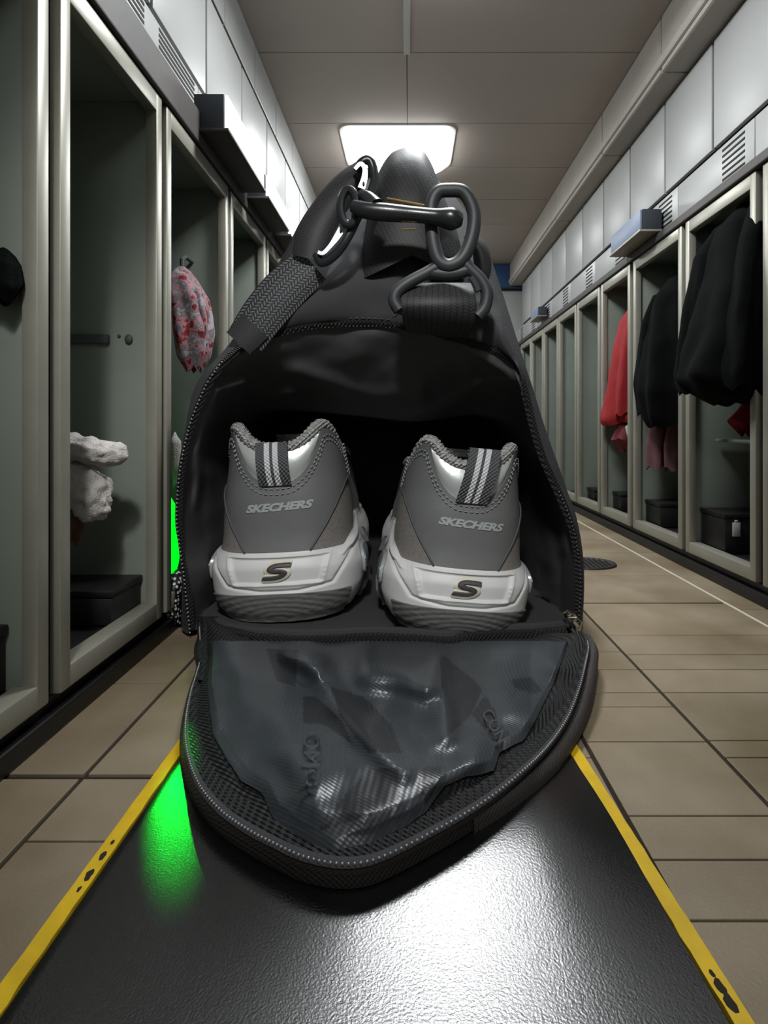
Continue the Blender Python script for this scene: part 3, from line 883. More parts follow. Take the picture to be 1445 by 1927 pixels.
def bag_liner():
    m = MB(); rings = []; T = 34
    ridges = [([(460, 722), (412, 736), (388, 790), (372, 850), (374, 900), (368, 950)], 9, .034), ([(975, 690), (985, 760), (1002, 830), (1040, 905), (1060, 985), (1062, 1040)], 8, .030),
              ([(700, 790), (820, 775), (900, 725), (960, 720)], 12, .03), ([(560, 700), (700, 745), (790, 740)], 16, .028), ([(860, 640), (930, 690), (985, 720)], 10, .022), ([(880, 700), (900, 740), (960, 760)], 12, .02),
              ([(460, 760), (560, 740), (640, 790)], 14, .022), ([(1005, 900), (1030, 1000), (1040, 1100)], 14, .02), ([(1020, 1050), (1050, 1080), (1010, 1140)], 14, .02), ([(390, 900), (400, 1000), (385, 1100)], 16, .02)]
    for t in range(T + 1):
        q = t / T; r = []
        for i in range(NB):
            a, b = ZIP[i], INN[i]; da = dzip(a.y)
            px = a.x + (b.x - a.x) * q; py = a.y + (b.y - a.y) * q
            top = max(0, min(1, (900 - a.y) / 250))
            d = da + (2.12 - da) * (q ** (1.0 + .5 * top)) + .002
            if t: d -= (fold((px, py), ridges) + .026 * noise.noise(Vector((px / 95, py / 70, 4))) + .006 * noise.noise(Vector((px / 34, py / 28, 7)))) * min(1, q * 8) * (1 if q < .9 else (1 - q) * 10 + .0)
            v = W(px, py, d); v.x = max(-.715, min(.515, v.x)); v.z = max(v.z, .024)
            r.append(v)
        rings.append(ring_close(r, .022))
    last = rings[-1]
    for dy in (.3, .8, 1.25):
        rings.append([Vector((p.x, p.y + dy, p.z)) for p in last])
    c = Vector((-.1, 3.40, .35)); rings.append([p.lerp(c, .9) * 1.0 if False else Vector((c.x + (p.x - c.x) * .0005, 3.40, c.z + (p.z - c.z) * .0005)) for p in last])
    m.grid(rings, close=True); m.build('inner_liner', 'liner', bag, sharp=0)


bag_shell(); end_panel(); bag_liner()
# piping over the arch and zip tape
pz = [W(p.x, p.y, dzip(p.y) - .006) for p in ZIP]
a0 = int(NB * 7.6 / 27); a1 = int(NB * 20.5 / 27)
MB().tube(pz[a0:a1], .0085, 8).build('arch_piping', 'band', bag)
m = MB()
rows = []
for i in range(NB):
    p = ZIP[i]; o = OUT[i]
    dx, dy = o.x - p.x, o.y - p.y; L = math.hypot(dx, dy) or 1
    dx, dy = dx / L, dy / L
    rows.append([ground(W(p.x - dx * 8, p.y - dy * 8, dzip(p.y) - .006)), ground(W(p.x, p.y, dzip(p.y) - .012)), ground(W(p.x + dx * min(7, L * .8), p.y + dy * min(7, L * .8), dzip(p.y) - .010))])
m.grid(rows); m.build('zip_tape', 'band', bag)


def teeth(name, pts, step, r, mat, parent, elong=1.0):
    m = MB(); seq = even(pts, step)
    for i, p in enumerate(seq[:-1]):
        tdir = (seq[i + 1] - p).normalized()
        bm = bmesh.new(); bmesh.ops.create_icosphere(bm, subdivisions=1, radius=r)
        for v in bm.verts: v.co = p + v.co
        m.addbm(bm)
    o = m.build(name, mat, parent, sharp=0); o['kind'] = 'stuff'; return o


tl = [p + Vector((0, -.012, 0)) for p in pz[:a0 + 2]]
teeth('zip_teeth', tl, .0125, .0034, 'tooth', bag)
tr = [p + Vector((0, -.012, 0)) for p in pz[int(NB * 23 / 27):]]
teeth('zip_teeth', tr, .0125, .0030, 'toothd', bag)
# stitched seam just inside the arch
m = MB(); seq = even([p + Vector((0, -.010, .012)) for p in pz[a0:int(NB * 13 / 27)]], .010)
for a, b in zip(seq[::2], seq[1::2]): m.tube([a, a.lerp(b, .85)], .0016, 5)
o = m.build('arch_stitching', 'toothd', bag); o['kind'] = 'stuff'

# zip slider at the right foot of the opening
t = bpy.data.objects.new('zip_slider', None); COL.objects.link(t); t.parent = bag
sl = W(1076, 1166, 1.69); t.location = sl - Vector(bag.location)
m = MB(); c = W(1072, 1162, 1.69)
m.tube([W(1062, 1158, 1.685), W(1068, 1156, 1.68), W(1076, 1160, 1.68), W(1082, 1168, 1.685)], [.010, .014, .013, .008], 8, squash=((0, 1, 0), .6)); m.build('slider_body', 'steel', t)
m = MB(); m.tube([W(1070, 1163, 1.665), W(1084, 1162, 1.66), W(1093, 1170, 1.66), W(1090, 1185, 1.66), W(1083, 1192, 1.66), W(1075, 1182, 1.66)], .0048, 8, closed=True); m.build('pull_ring', 'steel', t)
m = MB(); m.tube([W(1080, 1170, 1.655), W(1086, 1178, 1.65), W(1086, 1188, 1.655)], [.007, .008, .005], 8, squash=((0, 1, 0), .5)); m.build('pull_tab', 'steel', t)


# ---- flap lying on the mat
FB = catmull([Vector(p) for p in [(372, 1158), (373, 1190), (372, 1245), (352, 1310), (341, 1370), (344, 1430), (365, 1490), (405, 1540), (455, 1577), (510, 1607), (565, 1632), (630, 1646), (690, 1642),
              (750, 1618), (810, 1586), (870, 1552), (930, 1512), (985, 1466), (1035, 1415), (1072, 1360), (1095, 1300), (1106, 1250), (1110, 1215), (1096, 1186)]], 181)
FH = [Vector((405 + (1070 - 405) * (i / 180), 1176 + 12 * (i / 180) + 7 * math.sin(i / 180 * PI * 2.2), 0)) for i in range(181)]
FFOLD = [([(580, 1240), (640, 1330), (720, 1420), (760, 1450)], 24, 0.0165), ([(690, 1240), (770, 1262), (830, 1240)], 19, 0.0121), ([(700, 1275), (800, 1290)], 27, 0.0110), ([(815, 1240), (835, 1320), (842, 1385)], 22, .0120),
         ([(430, 1220), (470, 1320), (560, 1420), (590, 1520)], 39, 0.0099), ([(900, 1280), (960, 1330), (1010, 1340)], 36, 0.0099), ([(600, 1580), (760, 1500), (880, 1440)], 39, 0.0077), ([(395, 1230), (400, 1400), (450, 1500)], 21, 0.0088),
         ([(540, 1232), (600, 1246)], 13, 0.0121), ([(930, 1240), (1000, 1225), (1050, 1250)], 24, 0.0110), ([(690, 1262), (750, 1270), (800, 1290)], 30, .030), ([(545, 1238), (600, 1262)], 20, .024)]


def flap_h(px, py, t):
    h = .030 + .030 * max(0, math.sin(PI * min(1, max(0, t)))) ** .7
    if t > .86: h = .030 + (.020 if t < .97 else .020 - (t - .97) / .03 * .022)
    h += max(0, (1235 - py) / 60) * .012
    right = max(0, (px - 1000) / 110) * max(0, min(1, (1420 - py) / 160)); h += .045 * right
    if .03 < t < .86: h += fold((px, py), FFOLD) * min(1, (.86 - t) * 9) + .007 * noise.noise(Vector((px / 60, py / 50, 2)))
    return h


def fpt(px, py, h):
    d = F * (EYE - h) / (py - VY)
    for _ in range(3): g = h + hump((px - VX) / F * d, d); d = F * (EYE - g) / (py - VY)
    return Vector(((px - VX) / F * d, d, g))


def fxy(i, t):
    a, b = FH[i], FB[i]; return a.x + (b.x - a.x) * t, a.y + (b.y - a.y) * t


flap = bpy.data.objects.new('front_flap', None)
COL.objects.link(flap); flap.parent = bag; flap.location = Vector((-.05, 1.3, .02)) - Vector(bag.location)
ts = [k / 44 for k in range(45)]
m = MB(); rows = []
for t_ in ts:
    rows.append([fpt(*fxy(i, t_), flap_h(*fxy(i, t_), t_)) for i in range(181)])
edge = rows[-1]
c = Vector((-.05, 1.3, 0))
rows.append([Vector((p.x + (p.x - c.x) * .006, p.y + (p.y - c.y) * .006, max(.012 + hump(p.x, p.y), p.z - .016))) for p in edge])
rows.append([Vector((p.x, p.y, max(.0105 + hump(p.x, p.y), p.z - .035))) for p in edge])
mi = []
n = len(rows)
m.grid(rows)
M_ = 181
for r in range(n - 1):
    tt = ts[r] if r < 45 else 1
    for j in range(M_ - 1):
        k = r * (M_ - 1) + j
        if tt > .975: m.mi[k] = 1
m.build('woven_border', ['band', 'shell'], flap, sharp=0)
# outer shell seen along the right edge
m = MB(); rows = []
for i in range(120, 179):
    p = FB[i]; k = min(1, (i - 120) / 20) * min(1, (179 - i) / 3)
    h = flap_h(p.x, p.y, 1) ; q = fpt(p.x, p.y, h + .004); o_ = q + Vector((.018 * k + .002, -.006 * k, -.012))
    rows.append([q, q.lerp(o_, .5) + Vector((0, 0, .012 * k)), o_, Vector((o_.x - .004, o_.y, max(.012, o_.z - .05)))])
m.grid(rows); m.build('outer_shell', 'shell', flap, sharp=0)
# coated liner panel
LP = [(398, 1205), (390, 1290), (400, 1380), (428, 1430), (455, 1470), (495, 1495), (515, 1540), (560, 1580), (625, 1612), (700, 1585), (770, 1552), (800, 1530), (835, 1480), (875, 1462), (930, 1450), (940, 1415), (985, 1395), (1010, 1350), (1040, 1290), (1060, 1235), (1068, 1206)]
PR = [[(569, 1309), (593, 1309), (640, 1352), (663, 1400), (610, 1362), (569, 1358)], [(620, 1290), (684, 1310), (735, 1365), (755, 1417), (690, 1415), (640, 1350)],
      [(696, 1445), (745, 1445), (752, 1500), (700, 1535), (600, 1560), (612, 1530)], [(825, 1240), (840, 1385), (858, 1370), (885, 1343), (905, 1300), (890, 1280), (830, 1230)],
      [(958, 1280), (1000, 1275), (1020, 1300), (1005, 1308), (972, 1298)], [(790, 1445), (830, 1445), (810, 1500), (795, 1520)], [(885, 1343), (912, 1310), (955, 1385), (930, 1400)], [(500, 1220), (560, 1222), (555, 1290), (520, 1280)]]
m = MB(); N1, N2 = 220, 150
lpc = (720, 1216)


def liner_reach(i):
    """how far along column i (0..1) the liner goes"""
    lo, hi = 0.0, 1.0
    for _ in range(12):
        q = (lo + hi) / 2; x, y = col(i, q)
        if inside((x, y), LP): lo = q
        else: hi = q
    return lo


def col(i, q):
    k = i / N1 * 180; a = FH[min(180, int(k))]; f = k - int(k); b = FB[min(180, int(k))].lerp(FB[min(180, int(k) + 1)], f)
    ax = 400 + 668 * i / N1; ay = 1206
    return ax + (b.x - ax) * q, ay + (b.y - ay) * q


rows = []; px_ = []
for i in range(3, N1 - 2):
    e = liner_reach(i) if inside(col(i, .04), LP) else .04
    e *= 1 + .012 * noise.noise(Vector((i / 7, 0, 0)))
    r = []; pr = []
    for j in range(N2 + 1):
        q = e * j / N2; x, y = col(i, q)
        a, b = FH[min(180, int(i / N1 * 180))], FB[min(180, int(i / N1 * 180))]
        L = math.hypot(b.x - a.x, b.y - a.y) or 1; tt = math.hypot(x - a.x, y - a.y) / L
        h = .03 + .030 * max(0, math.sin(PI * min(1, tt))) ** .7 + max(0, (1235 - y) / 60) * .012 + .045 * max(0, (x - 1000) / 110) * max(0, min(1, (1420 - y) / 160))
        h += (fold((x, y), FFOLD) + .007 * noise.noise(Vector((x / 60, y / 50, 2)))) * min(1, (.86 - min(tt, .84)) * 9)
        edgef = min(1, (1 - j / N2) * 12, 1)
        h += .004 + .007 * edgef
        r.append(fpt(x, y, h)); pr.append((x, y))
    rows.append(r); px_.append(pr)
m.grid(rows)
for i in range(len(rows) - 1):
    for j in range(N2):
        x, y = px_[i][j]
        if any(inside((x, y), P) for P in PR): m.mi[i * N2 + j] = 1
lin_o = m.build('coated_lining', ['shiny', 'shinyd'], flap, sharp=0)
LROWS, LPX = rows, px_
# zip teeth around the flap
fe = []
for i in range(6, 176):
    x, y = fxy(i, .955); fe.append(fpt(x, y, flap_h(x, y, .955) + .004))
teeth('flap_zip_teeth', fe, .0082, .0024, 'tooth', flap)
m = MB(); rows = []
for i in range(4, 178):
    r = []
    for tt in (.925, .94, .955, .975):
        x, y = fxy(i, tt); r.append(fpt(x, y, flap_h(x, y, tt) + .0018))
    rows.append(r)
m.grid(rows); m.build('flap_zip_tape', 'nylon2', flap, sharp=0)
# rolled hem between opening and flap
hem = catmull([Vector(p) for p in [(408, 1186), (440, 1198), (520, 1206), (600, 1208), (700, 1203), (800, 1208), (850, 1210), (900, 1200), (1000, 1196), (1062, 1190)]], 80)
m = MB(); m.tube([fpt(p.x, p.y, .052) for p in hem], [.018 + .004 * noise.noise(Vector((i / 5, 0, 0))) for i in range(80)], 12); m.build('rolled_hem', 'band', bag)
m = MB(); m.tube([fpt(p.x, p.y - 16, .048) for p in hem], .014, 10); m.build('inner_seam', 'nylon2', bag)
m = MB(); rows = []
for k in range(30):   # crumpled left corner of woven tape
    q = k / 29; y = 1160 + 120 * q; x = 385 - 8 * q + 4 * math.sin(q * 9)
    rows.append([fpt(x - 12, y, .055 - .02 * q), fpt(x - 4, y, .075 - .02 * q + .006 * math.sin(q * 14)), fpt(x + 6, y, .070 - .02 * q), fpt(x + 26, y, .05)])
m.grid(rows); m.build('corner_tape', 'band', flap, sharp=0)


def text_mesh(body, size, shear=0.0, bold=0.0):
    cu = bpy.data.curves.new('t', 'FONT'); cu.body = body; cu.size = size; cu.shear = shear; cu.offset = bold; cu.align_x = 'CENTER'; cu.align_y = 'CENTER'
    cu.resolution_u = 4
    ob = bpy.data.objects.new('t', cu); COL.objects.link(ob); bpy.context.view_layer.update()
    dg = bpy.context.evaluated_depsgraph_get(); me = bpy.data.meshes.new_from_object(ob.evaluated_get(dg))
    vs = [v.co.copy() for v in me.vertices]; fs = [list(p.vertices) for p in me.polygons]
    bpy.data.objects.remove(ob); bpy.data.curves.remove(cu); bpy.data.meshes.remove(me)
    return vs, fs


def flap_text(body, cx, cy, size, ang, mat):
    vs, fs = text_mesh(body, size); m = MB(); ca, sa = math.cos(ang), math.sin(ang); out = []
    for v in vs:
        x = cx + v.x * ca - v.y * sa; y = cy - (v.x * sa + v.y * ca)
        best = None
        i = max(0, min(len(LPX) - 1, int((cx - 400) / 668 * N1)))
        # nearest liner sample
        bd = 1e9
        for ii in range(0, len(LPX), 3):
            for jj in range(0, N2, 3):
                q = LPX[ii][jj]; dd = (q[0] - x) ** 2 + (q[1] - y) ** 2
                if dd < bd: bd = dd; best = LROWS[ii][jj].z
        out.append(fpt(x, y, best - hump((x - VX) / F * 1.1, 1.1) + .005))
    m.add(out, fs); m.build('embossed_lettering', mat, flap, smooth=False)


flap_text('OMO', 585, 1428, 44, -PI / 2, 'ghost')
flap_text('CON', 930, 1366, 30, -PI / 3, 'ghost')


# ---- webbing, rings and hook on top of the bag
def strip(name, pts, widths, mat, parent, thick=.010, n=60, bow=0.0):
    """webbing: pts (px, py, depth), widths in px"""
    P = catmull([Vector(p) for p in pts], n); wv = catmull([Vector((w, 0, 0)) for w in widths], n); rows = []; uv = []; L = 0; prev = None
    C = 12
    m = MB(); vs = []; uvs = []
    for i in range(n):
        a = P[max(0, i - 1)]; b = P[min(n - 1, i + 1)]; dx, dy = b.x - a.x, b.y - a.y; l = math.hypot(dx, dy) or 1
        nx, ny = -dy / l, dx / l; w = wv[i].x / 2
        cp = W(P[i].x, P[i].y, P[i].z)
        if prev is not None: L += (cp - prev).length
        prev = cp
        for j in range(C + 1):
            u = j / C * 2 - 1
            vs.append(W(P[i].x + nx * w * u, P[i].y + ny * w * u, P[i].z - bow * (1 - u * u))); uvs.append((j / C, L))
        for j in range(C, -1, -1):
            u = j / C * 2 - 1
            vs.append(W(P[i].x + nx * w * u, P[i].y + ny * w * u, P[i].z - bow * (1 - u * u) + thick)); uvs.append((j / C, L))
    K = 2 * (C + 1); fs = []
    for i in range(n - 1):
        for j in range(K):
            fs.append([i * K + j, i * K + (j + 1) % K, (i + 1) * K + (j + 1) % K, (i + 1) * K + j])
    fs.append(list(range(K))); fs.append(list(range((n - 1) * K, n * K))[::-1])
    m.add(vs, fs, uvs)
    return m.build(name, mat, parent, sharp=50)


# the folded dome of webbing at the very top
m = MB(); rows = []
dome = catmull([Vector(p) for p in [(672, 530), (684, 450), (698, 370), (712, 325), (732, 292), (752, 280), (772, 277), (795, 283), (812, 308), (826, 345), (845, 395), (864, 450), (880, 530)]], 60)
for k in range(16):
    q = k / 15; r = []
    for p in dome:
        cx, cy = 775, 480
        x = cx + (p.x - cx) * (1 - q); y = cy + (p.y - cy) * (1 - q)
        d = 1.80 - .10 * math.sqrt(max(0, 1 - (1 - q) ** 2.5))
        r.append(W(x, y, d))
    rows.append(r)
m.grid(rows)
k0 = len(m.v)
rows2 = [[v + Vector((0, .0, 0)) for v in rows[0]], [v + Vector((0, .09, -.02)) for v in rows[0]]]
m.grid(rows2)
for fi in range(len(m.f)): pass
uvm = {}
for fi, f in enumerate(m.f): m.uv[fi] = [((m.v[j].x * 1.0 + m.v[j].z * .5) * 6, (m.v[j].z - m.v[j].x * .4)) for j in f]
m.build('carry_handle', 'webd', bag, sharp=0)
strip('left_web_strap', [(462, 640, 1.735), (495, 592, 1.73), (540, 540, 1.725), (588, 497, 1.72)], [74, 82, 84, 76], 'web', bag, bow=.014)
strip('shoulder_web', [(580, 486, 1.70), (592, 440, 1.70), (622, 388, 1.71), (658, 345, 1.72), (688, 312, 1.73)], [62, 66, 62, 56, 34], 'webd', bag, bow=.02)
strip('left_edge_web', [(548, 500, 1.76), (590, 420, 1.77), (632, 365, 1.78), (668, 322, 1.78)], [44, 46, 44, 30], 'webd', bag, bow=.01)
o = strip('web_end_tab', [(448, 646, 1.72), (480, 612, 1.72)], [60, 66], 'webd', bag, bow=.01, n=12)

ring = bpy.data.objects.new('strap_ring', None); COL.objects.link(ring); ring.parent = bag; ring.location = W(650, 400, 1.66) - Vector(bag.location)
rp = catmull([Vector(p) for p in [(670, 322, 1.68), (680, 306, 1.67), (694, 301, 1.67), (702, 318, 1.67), (704, 345, 1.66), (692, 375, 1.64), (672, 410, 1.63), (652, 450, 1.63), (630, 480, 1.64), (606, 494, 1.65), (596, 478, 1.66)]], 70)
m = MB(); m.tube([W(p.x, p.y, p.z) for p in rp], .014, 12, squash=((0, 1, 0), .8)); m.build('ring_frame', 'plast', ring)
for nm, pp, ww in (('upper_ring_plate', [(668, 318), (678, 308), (686, 316), (686, 334), (680, 354)], [7, 8, 9, 12, 15]), ('lower_ring_plate', [(647, 424), (635, 444), (622, 462), (608, 476), (598, 474)], [15, 13, 9, 8, 7])):
    P = catmull([Vector((a, b, 1.648)) for a, b in pp], 24); wv = catmull([Vector((w, 0, 0)) for w in ww], 24); m = MB(); rows = []
    for i in range(24):
        a = P[max(0, i - 1)]; b = P[min(23, i + 1)]; dx, dy = b.x - a.x, b.y - a.y; l = math.hypot(dx, dy) or 1; nx, ny = -dy / l, dx / l; w = wv[i].x / 2
        rows.append([W(P[i].x - nx * w, P[i].y - ny * w, 1.66), W(P[i].x - nx * w * .9, P[i].y - ny * w * .9, 1.632), W(P[i].x + nx * w * .9, P[i].y + ny * w * .9, 1.632), W(P[i].x + nx * w, P[i].y + ny * w, 1.66)])
    m.grid(rows); pl = m.build(nm, 'chrome', ring, smooth=False)
    hx, hy = (684, 346) if nm[0] == 'u' else (641, 434)
    m = MB(); m.ball(W(hx, hy, 1.63), .0055, 2, (.7, .5, 1.3)); m.build('rivet_hole', 'innerb', ring)

hook = bpy.data.objects.new('swivel_hook', None); COL.objects.link(hook); hook.parent = bag; hook.location = W(790, 420, 1.6) - Vector(bag.location)
eye = [W(656 + 15 * math.cos(a), 390 + 33 * math.sin(a), 1.61) for a in [k * PI / 16 for k in range(32)]]
m = MB(); m.tube(eye, .013, 10, closed=True); m.build('hook_eye', 'plast', hook)
bar = catmull([Vector(p) for p in [(664, 388, 1.585), (690, 396, 1.575), (730, 400, 1.57), (780, 404, 1.57), (820, 408, 1.565), (850, 412, 1.56), (868, 414, 1.565)]], 50)
rad = catmull([Vector((r, 0, 0)) for r in (.018, .024, .025, .022, .023, .031, .018)], 50)
m = MB(); m.tube([W(p.x, p.y, p.z) for p in bar], [r.x for r in rad], 16, squash=((0, 0, 1), 1.0)); m.build('hook_bar', 'plast', hook)
lug = catmull([Vector(p) for p in [(678, 365, 1.60), (692, 372, 1.59), (706, 388, 1.58)]], 12)
m = MB(); m.tube([W(p.x, p.y, p.z) for p in lug], [.012 + .014 * i / 11 for i in range(12)], 12); m.build('thumb_lever', 'plast', hook)
oval = catmull([Vector(p) for p in [(846, 358, 1.60), (872, 362, 1.60), (889, 390, 1.60), (892, 420, 1.60), (884, 458, 1.60), (868, 488, 1.60), (845, 500, 1.60), (826, 490, 1.60), (816, 460, 1.60), (812, 420, 1.60), (812, 385, 1.60), (824, 362, 1.60)]], 96, closed=True)
m = MB(); m.tube([W(p.x, p.y, p.z) for p in oval], .020, 14, closed=True, squash=((0, 1, 0), .9)); m.build('hook_loop', 'plastm', hook)
m = MB()
for pp in ([(832, 496), (806, 512), (772, 530), (748, 548), (742, 566), (752, 584)], [(868, 488), (884, 506), (904, 526), (916, 550), (912, 578), (898, 596)]):
    P = catmull([Vector((a, b, 1.61)) for a, b in pp], 30); m.tube([W(p.x, p.y, p.z) for p in P], .0185, 12)
P = catmull([Vector((a, b, 1.612)) for a, b in [(806, 512), (840, 516), (868, 512), (888, 504)]], 20); m.tube([W(p.x, p.y, p.z) for p in P], .0185, 12)
P = catmull([Vector((a, b, 1.64)) for a, b in [(748, 584), (800, 592), (850, 598), (902, 596)]], 20); m.tube([W(p.x, p.y, p.z) for p in P], .012, 12)
m.build('strap_frame', 'plastm', hook)
m = MB(); m.tube([W(886, 522, 1.60), W(896, 536, 1.60), W(900, 548, 1.60)], .010, 10); m.build('frame_tooth', 'plastm', hook)
strip('lower_web', [(826, 532, 1.645), (826, 560, 1.60), (826, 585, 1.60), (824, 612, 1.64), (822, 632, 1.70)], [120, 138, 140, 132, 110], 'webd', bag, bow=.02)
strip('right_web_loop', [(880, 440, 1.80), (902, 468, 1.80), (908, 500, 1.80), (902, 530, 1.79)], [20, 30, 34, 30], 'webd', bag, bow=.02)
for a, b, nm in (((728, 374), (802, 388), 'zip_puller'), ((756, 432), (782, 431), 'zip_puller_end')):
    m = MB(); m.tube([W(a[0], a[1], 1.70 if nm == 'zip_puller' else 1.585), W(b[0], b[1], 1.69 if nm == 'zip_puller' else 1.585)], .0048 if nm == 'zip_puller' else .0022, 8); m.build(nm, 'brass', bag)
m = MB(); m.tube([W(735, 600, 1.70), W(748, 593, 1.695)], .002, 6); m.build('loose_thread', 'toothd', bag)


# ------------------------------------------------------------------ sneakers
def sgn(v): return -1 if v < 0 else 1


class Shoe:
    L = 1.36
    Wp = [(0, .200), (.05, .222), (.10, .236), (.16, .238), (.21, .226), (.25, .206), (.33, .202), (.45, .192), (.55, .180), (.66, .166), (.8, .15)]
    Yp = [(0, .032), (.04, .014), (.08, .004), (.12, .0), (.18, -.004), (.24, .022), (.30, .036), (.40, .044), (.50, .060), (.60, .062), (.66, .050), (.8, .04)]
    N = 2.5; B = .23

    def S(s, q, z, off=0.0, sole=False):
        """q signed: |q|<=1 round the heel, 1..2 along the side to the toe; off pushes outward"""
        a = abs(q); w = hermite(s.Wp, z) + off; yh = hermite(s.Yp, z) - off; e = 2 / s.N
        if not sole and z > .25:       # upper narrows and lowers forward
            pass
        if a <= 1:
            th = a * PI / 2; x = w * math.sin(th) ** e if th > 0 else 0; y = yh + (s.B + off) * (1 - max(0, math.cos(th)) ** e)
        else:
            t = min(1, a - 1); y0 = yh + s.B + off; Lz = s.L - (.0 if sole else .03 + max(0, z - .25) * 1.1) + off
            y = y0 + (Lz - y0) * (1 - (1 - t) ** 1.25)
            u = (y - y0) / (Lz - y0)
            g = (1 - .09 * math.sin(PI * min(1, u / .62)) ** 2) * max(0, 1 - u ** 4) ** .5
            x = w * g
        return Vector((sgn(q) * x, y, z))

    def q_of_x(s, x, z):
        w = hermite(s.Wp, z); r = min(1, abs(x) / w); return sgn(x) * math.asin(r ** (s.N / 2)) / (PI / 2)

    def R(s, x, z, off=0.0):           # point seen from behind at x, z
        return s.S(s.q_of_x(x, z), z, off)


SH = Shoe()
TOP = [(0, .585), (.12, .588), (.28, .608), (.42, .636), (.56, .658), (.66, .660), (.78, .640), (.92, .595), (1.02, .560), (1.08, .545), (1.2, .540), (1.35, .555), (1.6, .50), (1.8, .40), (2, .32)]
CT = [(0, .462), (.08, .466), (.18, .486), (.30, .528), (.42, .584), (.54, .640), (.62, .646), (.74, .632), (.92, .580), (1.06, .545)]
MIDT = [(0, .247), (.3, .246), (.5, .252), (.65, .265), (.8, .285), (.92, .303), (1.0, .306), (1.1, .30), (1.25, .285), (1.5, .26), (2, .25)]


def patch(name, q0, q1, zb, zt, mat, par, off, nq=40, nz=16, thick=.006, edge=True, disp=None, sharp=0):
    m = MB(); rows = []
    for i in range(nq + 1):
        q = q0 + (q1 - q0) * i / nq; a, b = zb(q), zt(q); r = []
        if b < a: b = a
        if edge: r.append(SH.S(q, a, off - thick))
        for j in range(nz + 1):
            z = a + (b - a) * j / nz; dd = disp(q, z) if disp else 0
            r.append(SH.S(q, z, off + dd))
        if edge: r.append(SH.S(q, b, off - thick))
        rows.append(r)
    if edge:
        def inn(q, r): return [SH.S(q, p.z, off - thick) for p in r]
        rows = [inn(q0, rows[0])] + rows + [inn(q1, rows[-1])]
    m.grid(rows); return m.build(name, mat, par, sharp=50, world=False)


def rearpoly(x, z, a, b, c, d):   # signed distance-ish inside a rounded trapezoid
    return 0


